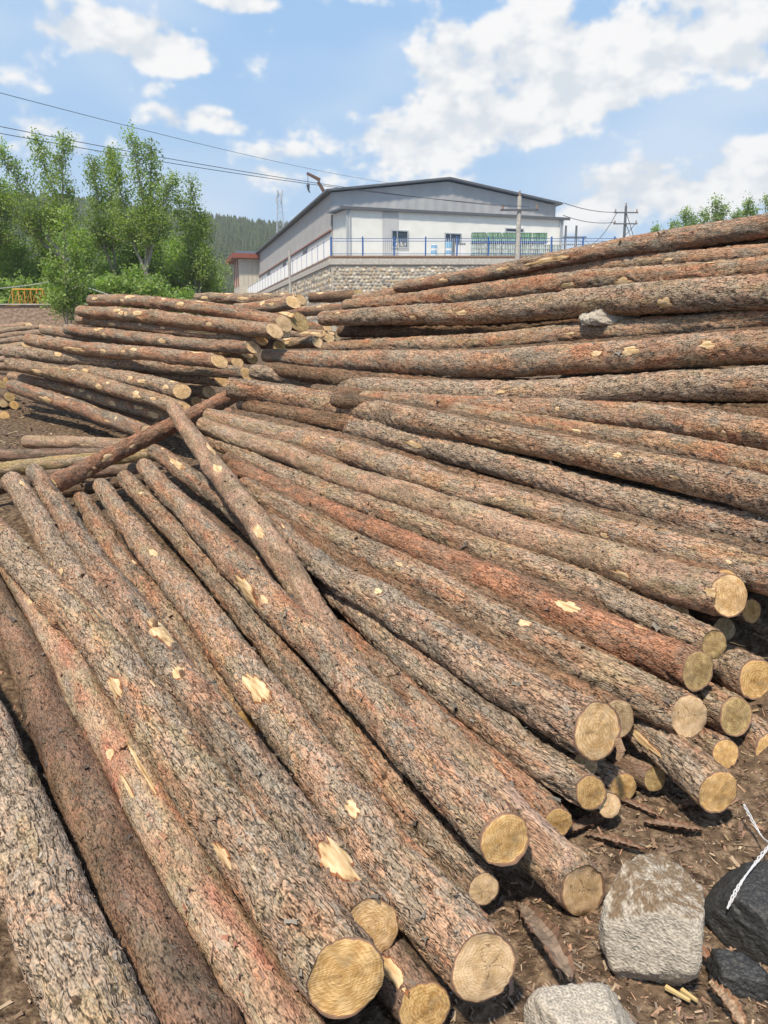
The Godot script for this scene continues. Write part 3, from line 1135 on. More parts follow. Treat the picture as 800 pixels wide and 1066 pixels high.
func pole(label: String, at: Vector3, top: float, r: float, arms: Array, half: float, mat: Material) -> void:
	var p := thing("power_pole", label, "pole", at, "power poles")
	var h := top - at.y
	var st := start()
	bar(st, Vector3.ZERO, Vector3(0, h, 0), r * 1.15, r * 0.8, 10)
	part("shaft", done(st), mat, p)
	for a in arms:
		st = start()
		box(st, Vector3(0, h - a, 0.16), Vector3(half * 2, 0.12, 0.1))
		part("crossarm", done(st), M.trim_dark, p)
		for sgn in [-1.0, 1.0]:
			st = start()
			bar(st, Vector3(half * 0.88 * sgn, h - a + 0.06, 0.16), Vector3(half * 0.88 * sgn, h - a + 0.34, 0.16), 0.08, 0.05, 8)
			part("insulator", done(st), M.porcelain, p)
	st = start()
	bar(st, Vector3(0, h, 0), Vector3(0, h + 0.35, 0), 0.09, 0.05, 8)
	part("insulator", done(st), M.porcelain, p)


func wire(label: String, a: Vector3, b: Vector3, sag: float, mat: Material = null) -> void:
	var o := MeshInstance3D.new()
	o.name = numbered("wire")
	var pts := span(a, b, sag)
	for k in pts.size():
		pts[k] -= a
	o.mesh = tube(pts, clampf(a.distance_to(eye) * 0.0004, 0.014, 0.034), 5)
	o.position = a
	o.material_override = mat if mat else M.wire
	o.set_meta("label", label)
	o.set_meta("category", "wire")
	o.set_meta("group", "wires")
	add_child(o)


# ------------------------------------------------------------------ trees

func make_leaf() -> ArrayMesh:
	var st := start()
	for t in [[Vector3(0, 0, 0), Vector3(0.38, 0.45, 0.12), Vector3(0, 1, 0)], [Vector3(0, 0, 0), Vector3(0, 1, 0), Vector3(-0.38, 0.45, 0.12)]]:
		for v in t:
			st.add_vertex(v)
	return done(st)


# a broad-leaved tree: tips are the ends of its leaders, relative to the foot
func tree(called: String, label: String, at: Vector3, fork: float, tips: Array, spread: float, leaves: int, size: float, tone: Color, trunk_r: float, s: int, group: String, bare := 0.12) -> void:
	var rr := RandomNumberGenerator.new()
	rr.seed = s
	var o := thing(called, label, "tree", at, group)
	var st := start()
	var neck := Vector3(rr.randf_range(-0.2, 0.2), fork, rr.randf_range(-0.2, 0.2))
	bar(st, Vector3(0, -0.3, 0), neck * 0.5 + Vector3(0.06, 0, 0), trunk_r, trunk_r * 0.85, 8)
	bar(st, neck * 0.5 + Vector3(0.06, 0, 0), neck, trunk_r * 0.85, trunk_r * 0.7, 8)
	part("trunk", done(st), M.bark_tree, o)
	var spots := []
	var colors := []
	var limbs := start()
	for tip in tips:
		var mid: Vector3 = neck.lerp(tip, 0.45) + Vector3(rr.randf_range(-0.3, 0.3), 0, rr.randf_range(-0.3, 0.3)) - Vector3(0, (tip as Vector3).y * 0.02, 0)
		var quarter: Vector3 = neck.lerp(mid, 0.5) + Vector3(mid.x - neck.x, 0, mid.z - neck.z) * 0.18
		bar(limbs, neck, quarter, trunk_r * 0.55, trunk_r * 0.42, 6)
		bar(limbs, quarter, mid, trunk_r * 0.42, trunk_r * 0.3, 6)
		bar(limbs, mid, tip, trunk_r * 0.3, 0.012, 5)
		var reach: float = (tip as Vector3).distance_to(neck)
		var twigs := int(reach * 7.0) + 6
		for k in twigs:
			var f := bare + (1.0 - bare) * (k + rr.randf()) / twigs
			var from: Vector3 = quarter.lerp(mid, f / 0.45) if f < 0.45 else mid.lerp(tip, (f - 0.45) / 0.55)
			var a := rr.randf() * TAU
			var r := spread * (0.16 + 1.15 * pow(1.0 - f, 0.85)) * rr.randf_range(0.4, 1.1)
			var to := from + Vector3(cos(a) * r, r * rr.randf_range(0.35, 1.2) * (0.4 + 0.6 * f), sin(a) * r)
			bar(limbs, from, to, 0.022, 0.006, 3)
			var n := int(float(leaves) / tips.size() / twigs)
			var hue := rr.randf_range(0.72, 1.3)
			for j in n:
				var g := pow(rr.randf(), 0.7)
				var pos := from.lerp(to, 0.15 + g * 0.95) + Vector3(rr.randfn(), rr.randfn(), rr.randfn()) * (0.07 + 0.10 * spread)
				var sz := size * rr.randf_range(0.7, 1.3)
				spots.append(turned(rr.randf() * TAU, rr.randf_range(-1.6, 1.6), rr.randf_range(-1.2, 1.2), Vector3(sz, sz, sz), pos))
				var v := hue * rr.randf_range(0.8, 1.2)
				colors.append(Color(tone.r * v * rr.randf_range(0.9, 1.15), tone.g * v, tone.b * v))
	part("limbs", done(limbs), M.bark_tree, o)
	many("crown", M.leaf_mesh, M.leaf, spots, colors, o, true)


func make_trees() -> void:
	M["leaf_mesh"] = make_leaf()
	var g := Color(0.28, 0.385, 0.13)
	var f := Color(0.29, 0.41, 0.14)
	var grp := "tall poplars beyond the yard"
	tree("poplar", "tallest airy poplar with a pale leaning trunk forking into three leaders", Vector3(-13.6, 1.9, -35.0), 3.4, [Vector3(-2.5, 7.9, 0.4), Vector3(-1.2, 8.5, -0.5), Vector3(0.2, 8.3, 0.3), Vector3(-3.6, 7.2, -0.6)], 0.95, 14500, 0.092, g, 0.15, 1, grp, 0.06)
	tree("poplar", "narrow poplar rising between the two forked pale-trunked ones", Vector3(-12.6, 1.9, -37.5), 3.0, [Vector3(-0.5, 8.0, 0.2), Vector3(0.2, 8.6, -0.4)], 0.9, 8000, 0.092, g, 0.12, 2, grp, 0.04)
	tree("poplar", "forked poplar with a thick pale trunk in the middle of the group", Vector3(-10.4, 1.9, -35.2), 3.0, [Vector3(-1.2, 7.7, 0.0), Vector3(-0.2, 8.5, 0.3), Vector3(0.45, 8.2, -0.4), Vector3(1.5, 6.7, 0.4)], 0.9, 14000, 0.092, g, 0.15, 3, grp, 0.05)
	tree("poplar", "shorter slender poplar at the edge nearest the warehouse", Vector3(-8.7, 1.9, -36.5), 1.6, [Vector3(-0.4, 6.2, 0.3), Vector3(0.1, 6.9, 0.0), Vector3(0.5, 5.6, -0.4)], 0.95, 9500, 0.092, g, 0.10, 4, grp, 0.0)
	tree("poplar", "poplar cut by the picture's border, left of all others", Vector3(-17.8, 1.9, -36.0), 3.5, [Vector3(-1.0, 8.0, 0.2), Vector3(0.3, 6.8, -0.4), Vector3(1.2, 6.2, 0.3)], 1.1, 10500, 0.092, g, 0.15, 5, grp, 0.0)
	var low := "young bushy trees under the poplars"
	var rows := [
		["bushy young tree beside the border under the poplars", -18.6, -39.0, 5.4, 1.5],
		["bushy young tree behind the orange jib", -17.2, -38.0, 4.9, 1.4],
		["rounded young tree beside the tallest poplar's trunk", -15.4, -39.5, 5.6, 1.4],
		["dense young tree between the two pale trunks", -12.6, -38.5, 5.2, 1.3],
		["dense young tree behind the middle poplar's foot", -10.9, -39.5, 4.8, 1.3],
		["low leafy tree where the wood meets the far stack", -9.2, -38.0, 4.4, 1.2],
		["leafy tree near the cream house, last of the row", -9.6, -40.5, 4.0, 1.1],
		["low round bush at the foot of the middle poplar", -10.2, -32.5, 3.3, 1.1],
		["low round bush right of the middle poplar's foot", -8.9, -33.0, 2.1, 0.9],
		["low bush between the young poplar and the middle poplar", -12.0, -32.0, 3.2, 1.1],
		["low bush behind the brown wall beside the orange jib", -14.6, -32.5, 2.2, 1.0],
		["tall bush filling the gap behind the jib", -20.6, -43.0, 6.6, 1.6],
		["tall bush behind the narrow poplar", -14.4, -44.5, 6.6, 1.5],
		["tall bush behind the middle poplar", -11.4, -45.0, 6.0, 1.5],
		["tall bush behind the tallest poplar", -17.6, -45.0, 6.8, 1.6]]
	for k in rows.size():
		var r: Array = rows[k]
		var tips := []
		for j in 5:
			var a := TAU * j / 5 + k
			tips.append(Vector3(cos(a) * 1.0, float(r[3]) * (0.6 + 0.4 * hash01(k * 9 + j)), sin(a) * 1.0))
		tree("young_tree", r[0], Vector3(r[1], terrain(r[1], r[2]), r[2]), 0.6, tips, r[4], 10000, 0.13, f, 0.08, 20 + k, low, 0.0)
	tree("young_poplar", "slim young poplar with leaves to its foot before the brown wall's end", Vector3(-9.25, 1.68, -23.6), 0.5, [Vector3(0.0, 3.9, 0.0), Vector3(0.35, 2.7, 0.2), Vector3(-0.45, 2.4, 0.1)], 0.6, 4200, 0.085, f, 0.045, 60, "", 0.0)
	var rg := "treetops behind the right pile"
	var tops := [[20.6, 10.5, "lowest light green treetop where the right pile's crest meets the sky"], [22.4, 11.6, "light green treetop just above the lowest one"], [24.2, 12.2, "feathery light green treetop in the middle of the clump"], [26.0, 11.9, "light green treetop dipping between two higher ones"],
		[27.8, 12.7, "highest feathery treetop above the right pile's crest"], [29.6, 12.1, "light green treetop next to the border one"], [31.6, 12.8, "light green treetop at the picture's border above the crest"]]
	for k in 7:
		var t: Array = tops[k]
		var x: float = t[0]
		tree("poplar", t[2], Vector3(x, 3.0, -62.0 + k), 2.5, [Vector3(-0.7, t[1] - 3.9, 0.2), Vector3(0.2, t[1] - 3.0, 0.0), Vector3(0.9, t[1] - 3.5, -0.3)], 1.05, 6500, 0.14, Color(0.27, 0.38, 0.14), 0.15, 80 + k, rg)


# ------------------------------------------------------------------ logs

const TINTS := {
	"g": [0, Color(0.93, 0.96, 0.97), Color(1.2, 0.96, 0.84), 0],
	"p": [0, Color(1.36, 1.38, 1.38), Color(1.32, 1.08, 0.97), 0],
	"r": [1, Color(0.92, 0.98, 1.0), Color(1.22, 0.95, 0.84), 0],
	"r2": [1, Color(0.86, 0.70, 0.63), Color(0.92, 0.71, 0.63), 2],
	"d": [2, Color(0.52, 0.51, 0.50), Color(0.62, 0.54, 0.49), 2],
	"k": [2, Color(1.32, 0.98, 0.92), Color(1.45, 0.96, 0.86), 1],
	"o": [1, Color(1.1, 1.04, 0.92), Color(1.22, 1.02, 0.84), 1],
	"w": [2, Color(0.95, 0.9, 0.83), Color(1.0, 0.87, 0.75), 1],
	"i": [0, Color(0.55, 0.5, 0.46), Color(0.6, 0.5, 0.43), 2],  # inner logs tinted dark, so the shade of the gaps is in the colour
	"y": [2, Color(1.9, 1.55, 1.0), Color(1.6, 1.2, 0.7), 1],
}

func make_small_meshes() -> void:
	# a broken branch stub, and a curled flake of bark
	var st := start()
	var ring := []
	for k in 9:
		var a := TAU * k / 9
		ring.append(Vector3(cos(a), 0, sin(a)))
	for k in 9:
		var m := (k + 1) % 9
		var h0 := 0.85 + 0.3 * hash01(k)
		var h1 := 0.85 + 0.3 * hash01(m)
		quad(st, ring[k] * 1.25 - Vector3(0, 0.4, 0), ring[k] * 0.8 + Vector3(0, h0, 0), ring[m] * 0.8 + Vector3(0, h1, 0), ring[m] * 1.25 - Vector3(0, 0.4, 0))
		for v in [Vector3(0, 0.92, 0), ring[m] * 0.8 + Vector3(0, h1, 0), ring[k] * 0.8 + Vector3(0, h0, 0)]:
			st.add_vertex(v)
	stub_mesh = done(st)
	st = start()
	var pts := [Vector3(-0.42, 0.1, 0.3), Vector3(0.05, 0, 0.22), Vector3(0.46, 0.1, 0.42), Vector3(0.38, 0.2, -0.1), Vector3(0.5, 0.05, -0.34), Vector3(-0.5, 0, -0.28)]
	var up := Vector3(0.05, -0.06, 0)
	for k in 6:
		var m := (k + 1) % 6
		for v in [up, pts[m], pts[k]]:
			st.add_vertex(v)
		for v in [up - Vector3(0, 0.08, 0), pts[k] - Vector3(0, 0.05, 0), pts[m] - Vector3(0, 0.05, 0)]:
			st.add_vertex(v)
		quad(st, pts[k], pts[m], pts[m] - Vector3(0, 0.05, 0), pts[k] - Vector3(0, 0.05, 0))
	flake_mesh = done(st)


func along_log(pts: Array, t: float) -> Vector4:
	var n := pts.size()
	var f := clampf(t, 0.0, 1.0) * (n - 1)
	var i := mini(n - 2, int(f))
	var u := f - i
	var b: Vector4 = pts[i]
	var c: Vector4 = pts[i + 1]
	var a: Vector4 = pts[i - 1] if i > 0 else b * 2.0 - c
	var d: Vector4 = pts[i + 2] if i + 2 < n else c * 2.0 - b
	return (b * 2.0 + (c - a) * u + (a * 2.0 - b * 5.0 + c * 4.0 - d) * u * u + (b * 3.0 - a - c * 3.0 + d) * u * u * u) * 0.5


func round_out(s: float, phi: float, seed_at: float) -> float:
	return 1.0 + 0.07 * low_noise.get_noise_3d(cos(phi) * 0.8 + seed_at, sin(phi) * 0.8, s * 2.2) + 0.03 * low_noise.get_noise_3d(cos(phi) * 2.0 + seed_at, sin(phi) * 2.0, s * 7.0)


# pts: (x, y, z, radius) from one end to the other; scars: (place 0..1, angle, half length, half width)
func pine_log(label: String, group: String, tint: String, pts: Array, scars: Array) -> void:
	var id := int(taken.get("pine_log", 0)) + 1
	var rr := RandomNumberGenerator.new()
	rr.seed = id * 7919
	var look: Array = TINTS[tint]
	var bare_wood := false
	var relief: PackedByteArray = bark_relief[look[0]]
	var middle: Vector4 = along_log(pts, 0.5)
	var at := Vector3(middle.x, middle.y - middle.w, middle.z)
	var o := thing("pine_log", label, "log", at, group)
	var seed_at := id * 3.7
	# rings: closer together near the eye
	var ts := [0.0]
	var ss := [0.0]
	var fine_ts := []
	var fine_ss := [0.0]
	var prev: Vector4 = along_log(pts, 0.0)
	for k in 201:
		var c: Vector4 = along_log(pts, k / 200.0)
		if k:
			fine_ss.append(fine_ss[-1] + Vector3(c.x - prev.x, c.y - prev.y, c.z - prev.z).length())
		fine_ts.append(k / 200.0)
		prev = c
	var total: float = fine_ss[-1]
	var nearest := 99.0
	var s := 0.0
	var at_k := 0
	while s < total - 0.006:
		var c: Vector4 = along_log(pts, ts[-1])
		var dist := Vector3(c.x, c.y, c.z).distance_to(eye)
		nearest = minf(nearest, dist)
		s = minf(total, s + clampf(dist * 0.0052, 0.010, 0.06))
		while at_k < 199 and fine_ss[at_k + 1] < s:
			at_k += 1
		var span_s: float = maxf(1e-5, fine_ss[at_k + 1] - fine_ss[at_k])
		ts.append(minf(1.0, (at_k + clampf((s - fine_ss[at_k]) / span_s, 0.0, 1.0)) / 200.0))
		ss.append(s)
	var segs := 44 if nearest < 3.3 else (32 if nearest < 5.5 else 22)
	if group.begins_with("inner") or group.begins_with("thin") or group.begins_with("small"):
		segs = 16
	var rows := ts.size()
	# extra small scars
	var all_scars := scars.duplicate()
	if group == "logs of the far stack":
		for k in rr.randi_range(4, 9):
			all_scars.append(Vector4(rr.randf_range(0.05, 0.97), rr.randf_range(-0.2, 3.3), rr.randf_range(0.02, 0.10), rr.randf_range(0.012, 0.035)))
	elif not group.begins_with("inner") and not bare_wood:
		for k in rr.randi_range(1, 4):
			all_scars.append(Vector4(rr.randf_range(0.05, 0.95), rr.randf_range(0.2, 2.9), rr.randf_range(0.012, 0.045), rr.randf_range(0.006, 0.018)))
	# swellings where branches grew
	var knots := []
	for k in rr.randi_range(3, 7):
		knots.append(Vector3(rr.randf() * total, rr.randf() * TAU, rr.randf_range(0.006, 0.02)))
	if label.contains("two big knots"):
		knots.append_array([Vector3(total * 0.555, 0.25, 0.03), Vector3(total * 0.62, 0.2, 0.034)])
	if label.contains("large knot"):
		knots.append_array([Vector3(total * 0.86, 0.5, 0.035)])
	var cosv := PackedFloat32Array()
	var sinv := PackedFloat32Array()
	for k in segs + 1:
		cosv.append(cos(TAU * k / segs))
		sinv.append(sin(TAU * k / segs))
	var pos := PackedVector3Array()
	var uv := PackedVector2Array()
	var col := PackedColorArray()
	var u0 := rr.randf()
	var v0 := rr.randf()
	var flip := 1.0 if rr.randf() < 0.5 else -1.0
	var deep := (0.0105 if tint != "k" and tint != "d" and tint != "o" else 0.006) * (0.15 if bare_wood else 1.0)
	var col_a: Color = look[1]
	var col_b: Color = look[2]
	var shade := rr.randf_range(0.82, 1.14)
	var warmth := rr.randf_range(-0.05, 0.06)
	col_a *= Color(shade * (1.0 + warmth), shade, shade * (1.0 - warmth))
	col_b *= Color(shade * (1.0 + warmth), shade, shade * (1.0 - warmth))
	var first_ring := []
	var centre := [Vector3.ZERO, Vector3.ZERO]
	var frames := []
	for j in rows:
		var t: float = ts[j]
		var c: Vector4 = along_log(pts, t)
		var c1: Vector4 = along_log(pts, minf(1.0, t + 0.01))
		var c0: Vector4 = along_log(pts, maxf(0.0, t - 0.01))
		var tan := Vector3(c1.x - c0.x, c1.y - c0.y, c1.z - c0.z).normalized()
		var side := tan.cross(Vector3.UP).normalized()
		var up := side.cross(tan)
		var mid := Vector3(c.x, c.y, c.z) - at
		var sj: float = ss[j]
		mid += side * low_noise.get_noise_2d(sj * 0.9, seed_at) * 0.014 + up * low_noise.get_noise_2d(sj * 0.9, seed_at + 50.0) * 0.009
		frames.append([mid, side, up, tan, c.w])
		var v := v0 + flip * sj / BARK_LENGTH
		var vrow := int((v - floorf(v)) * 512.0) % 512
		var rim_calm := lerpf(0.35, 1.0, smoothstep(0.0, 0.035, minf(sj, total - sj)))
		var near_scars := []
		for sc in all_scars:
			if absf(sj - sc.x * total) < sc.z * 1.25 + 0.02:
				near_scars.append(sc)
		for i in segs + 1:
			var phi := TAU * i / segs
			var uu := u0 + float(i) / segs
			var raw := float(relief[vrow * 64 + int((uu - floorf(uu)) * 64.0) % 64]) / 255.0
			var smooth_r := c.w * round_out(sj, phi, seed_at)
			var extra := (raw - 0.42) * deep * 2.2 * rim_calm
			for kn in knots:
				var ds: float = (sj - kn.x) / 0.06
				if absf(ds) < 2.0:
					var da := absf(wrapf(phi - kn.y, -PI, PI)) * c.w / 0.045
					extra += kn.z * exp(-ds * ds - da * da)
			for sc in near_scars:
				var du: float = (sj - sc.x * total) / sc.z
				var dv: float = wrapf(phi - sc.y, -PI, PI) * c.w / sc.w
				var e := du * du + dv * dv
				extra = lerpf(-0.006, extra, smoothstep(0.85, 1.5, e))
			var r := smooth_r + extra - 0.001
			pos.append(mid + (side * cosv[i] + up * sinv[i]) * r)
			uv.append(Vector2(uu, v))
			var k := clampf(0.45 + 1.7 * low_noise.get_noise_3d(cosv[i] + seed_at, sinv[i], sj * 1.3), 0.0, 1.0)
			var worn := 1.0 + 0.42 * low_noise.get_noise_3d(cosv[i] * 0.8 - seed_at, sinv[i] * 0.8, sj * 2.6 + 40.0)
			var tone := col_a.lerp(col_b, k)
			col.append(Color(tone.r * worn, tone.g * worn, tone.b * worn))
	# the saw went through at a slant: the downhill end leans open
	var w := segs + 1
	var slant := Vector3(-0.12, 0.5, 0.85).normalized()
	var low_end := (pts[-1] as Vector4).z > (pts[0] as Vector4).z
	for j in rows:
		var from_end: float = (total - ss[j]) if low_end else ss[j]
		if from_end > 0.16:
			continue
		var fr: Array = frames[j]
		var axis: Vector3 = (fr[3] as Vector3) * (1.0 if low_end else -1.0)
		var facing := slant.dot(axis)
		if facing < -0.35:
			continue
		var lean := (slant - axis * facing) * lerpf(0.95, 0.40, smoothstep(0.05, 0.6, facing))
		var ease := 1.0 - from_end / 0.16
		for i in w:
			var d: Vector3 = pos[j * w + i] - (fr[0] as Vector3)
			pos[j * w + i] -= axis * d.dot(lean) * ease
	var idx := PackedInt32Array()
	for j in rows - 1:
		for i in segs:
			var a := j * w + i
			idx.append_array([a, a + 1, a + w, a + 1, a + w + 1, a + w])
	var nrm := PackedVector3Array()
	nrm.resize(pos.size())
	for j in rows:
		for i in w:
			var il := i - 1 if i > 0 else segs - 1
			var ir := i + 1 if i < segs else 1
			var n := (pos[j * w + ir] - pos[j * w + il]).cross(pos[mini(j + 1, rows - 1) * w + i] - pos[maxi(j - 1, 0) * w + i])
			n = n.normalized()
			if n.dot(pos[j * w + i] - frames[j][0]) < 0.0:
				n = -n
			nrm[j * w + i] = n
	var arr := []
	arr.resize(Mesh.ARRAY_MAX)
	arr[Mesh.ARRAY_VERTEX] = pos
	arr[Mesh.ARRAY_NORMAL] = nrm
	arr[Mesh.ARRAY_TEX_UV] = uv
	arr[Mesh.ARRAY_COLOR] = col
	arr[Mesh.ARRAY_INDEX] = idx
	var mesh := ArrayMesh.new()
	mesh.add_surface_from_arrays(Mesh.PRIMITIVE_TRIANGLES, arr)
	part("bark" if not bare_wood else "bare_stem", mesh, M["bark%d" % look[0]] if not bare_wood else M.bare, o)
	# sawn ends
	for endk in 2:
		var j0 := 0 if endk == 0 else rows - 1
		var fr: Array = frames[j0]
		var outward: Vector3 = -(fr[3] as Vector3) if endk == 0 else fr[3]
		var st := SurfaceTool.new()
		st.begin(Mesh.PRIMITIVE_TRIANGLES)
		var hub: Vector3 = fr[0] + outward * 0.004
		var turn := rr.randf() * TAU
		var steps := [1.0, 0.93, 0.6, 0.28, 0.0]
		var tilt := Vector2(rr.randf_range(-0.1, 0.1), rr.randf_range(-0.1, 0.1))
		for g in 5:
			for i in segs + 1:
				var p: Vector3 = hub.lerp(pos[j0 * w + i], steps[g])
				var dx: float = cosv[i] * steps[g]
				var dy: float = sinv[i] * steps[g]
				if g > 0:
					p += outward * (fr[4] as float) * (tilt.x * dx + tilt.y * dy + 0.05 * low_noise.get_noise_3d(dx * 2.5 + seed_at, dy * 2.5, endk))
				st.set_uv(Vector2(0.5 + 0.5 * (dx * cos(turn) - dy * sin(turn)), 0.5 + 0.5 * (dx * sin(turn) + dy * cos(turn))))
				st.add_vertex(p)
		for g in 4:
			for i in segs:
				var a := g * w + i
				if endk == 0:
					for q in [a, a + w, a + 1, a + 1, a + w, a + w + 1]:
						st.add_index(q)
				else:
					for q in [a, a + 1, a + w, a + 1, a + w + 1, a + w]:
						st.add_index(q)
		st.generate_normals()
		var kind: int = rr.randi() % 4
		if look[3] == 2:
			kind = 3 + rr.randi() % 3
		elif label.contains("yellow") or label.contains("golden"):
			kind = 2 + rr.randi() % 2
		elif label.contains("tan") or label.contains("cream") or label.contains("pale"):
			kind = rr.randi() % 2
		if label.contains("olive"):
			kind = 4
		part("cut_end", st.commit(), M["cut%d" % kind], o)
	if label.contains("splinter hanging"):
		var st := start()
		var root_at: Vector3 = frames[rows - 1][0]
		bar(st, root_at + Vector3(0.075, -0.035, 0.0), root_at + Vector3(0.088, -0.075, 0.012), 0.014, 0.016, 5)
		bar(st, root_at + Vector3(0.088, -0.075, 0.012), root_at + Vector3(0.075, -0.105, 0.02), 0.016, 0.008, 5)
		part("splinter", done(st), M.stub, o)
	# scars: bare wood where the bark was torn off
	for sc in all_scars:
		if nearest > 12.0 or bare_wood:
			break
		var n := 34 if nearest < 6.0 else 12
		var st := SurfaceTool.new()
		st.begin(Mesh.PRIMITIVE_TRIANGLES)
		var seed_s := rr.randf() * 90.0
		for g in 5:
			var f: float = [0.0, 0.6, 0.97, 0.97, 1.16][g]
			for i in n:
				var a := TAU * i / n
				var wob := 1.0 + 0.5 * low_noise.get_noise_2d(cos(a) * 0.9 + seed_s, sin(a) * 0.9)
				var torn := 1.0 + (0.55 * (hash01(int(seed_s * 100.0) + i) - 0.5) if g > 1 else 0.0)
				var sj: float = clampf(sc.x * total + cos(a) * f * sc.z * wob * torn, 0.002, total - 0.002)
				var c: Vector4 = along_log(pts, sc.x)
				var phi: float = sc.y + sin(a) * f * sc.w * wob / c.w
				var lo := 0
				var hi := rows - 1
				while hi - lo > 1:
					var m := (lo + hi) / 2
					if ss[m] <= sj:
						lo = m
					else:
						hi = m
				var fr: Array = frames[lo]
				var f2: Array = frames[hi]
				var q: float = (sj - ss[lo]) / maxf(1e-5, ss[hi] - ss[lo])
				var mid: Vector3 = (fr[0] as Vector3).lerp(f2[0], q)
				var side: Vector3 = (fr[1] as Vector3).lerp(f2[1], q)
				var up: Vector3 = (fr[2] as Vector3).lerp(f2[2], q)
				var rad: float = lerpf(fr[4], f2[4], q) * round_out(sj, phi, seed_at) + (0.0005 if g < 4 else -0.003)
				st.set_uv(Vector2((phi - sc.y) * c.w * 14.0 + seed_s, (sj - sc.x * total) * 2.2))
				st.set_color(Color(0.8, 0.74, 0.66) if g == 0 else (Color(1, 1, 1) if g < 3 else Color(0.46, 0.24, 0.15)))
				st.add_vertex(mid + (side * cos(phi) + up * sin(phi)) * rad)
		for g in 4:
			for i in n:
				var m := (i + 1) % n
				for q in [g * n + i, g * n + m, (g + 1) * n + i, g * n + m, (g + 1) * n + m, (g + 1) * n + i]:
					st.add_index(q)
		st.generate_normals()
		part("torn_patch", st.commit(), M.bare, o)
	if group.begins_with("inner") or nearest > 7.5 or bare_wood:
		return
	# branch stubs and lifted flakes
	for k in rr.randi_range(0, 3):
		var j := rr.randi_range(int(rows * 0.1), int(rows * 0.93))
		var fr: Array = frames[j]
		var phi := rr.randf_range(0.1, PI - 0.1)
		var n: Vector3 = fr[1] * cos(phi) + fr[2] * sin(phi)
		var lean := (n + (fr[3] as Vector3) * rr.randf_range(-0.8, 0.3)).normalized()
		var r := rr.randf_range(0.007, 0.013)
		var x := lean.cross(fr[3]).normalized()
		var b := Basis(x * r, lean * rr.randf_range(0.014, 0.04), lean.cross(x) * -r)
		var m := part("branch_stub", stub_mesh, M.stub, o)
		m.transform = Transform3D(b, (fr[0] as Vector3) + n * (fr[4] as float) * 0.99)
	var spots := []
	var colors := []
	for k in int(total * (70.0 if nearest < 4.0 else 22.0)):
		var j := int(pow(rr.randf(), 0.75) * (rows - 1)) if (pts[-1] as Vector4).z > (pts[0] as Vector4).z else rr.randi() % rows
		var fr: Array = frames[j]
		var i := rr.randi() % segs
		var n := (side_of(fr, cosv[i], sinv[i]) as Vector3)
		if n.y < -0.3:
			continue
		var size := 0.006 + 0.02 * pow(rr.randf(), 2.0)
		var lifted := rr.randf() < 0.07
		if lifted:
			size = rr.randf_range(0.024, 0.046)
		var tan: Vector3 = fr[3]
		var b := Basis(tan, n, tan.cross(n)).orthonormalized() * Basis.from_euler(Vector3(rr.randf_range(-0.5, 0.5), rr.randf_range(-0.7, 0.7), rr.randf_range(0.1, 0.6) if lifted else rr.randf_range(-0.35, 0.5)))
		b = b * Basis.from_scale(Vector3(size * rr.randf_range(0.9, 1.9), size * 0.7, size * rr.randf_range(0.5, 0.9)))
		spots.append(Transform3D(b, pos[j * w + i] + n * 0.002))
		var base := [Color(0.30, 0.25, 0.20), Color(0.31, 0.20, 0.145), Color(0.22, 0.17, 0.14), Color(0.33, 0.235, 0.16), Color(0.31, 0.275, 0.24)][rr.randi() % 5] as Color
		colors.append(base * col_a * (rr.randf_range(0.5, 0.8) if lifted else rr.randf_range(0.6, 1.05)))
	many("bark_flakes", flake_mesh, M.chip, spots, colors, o)


func side_of(fr: Array, c: float, s: float) -> Vector3:
	return (fr[1] as Vector3) * c + (fr[2] as Vector3) * s


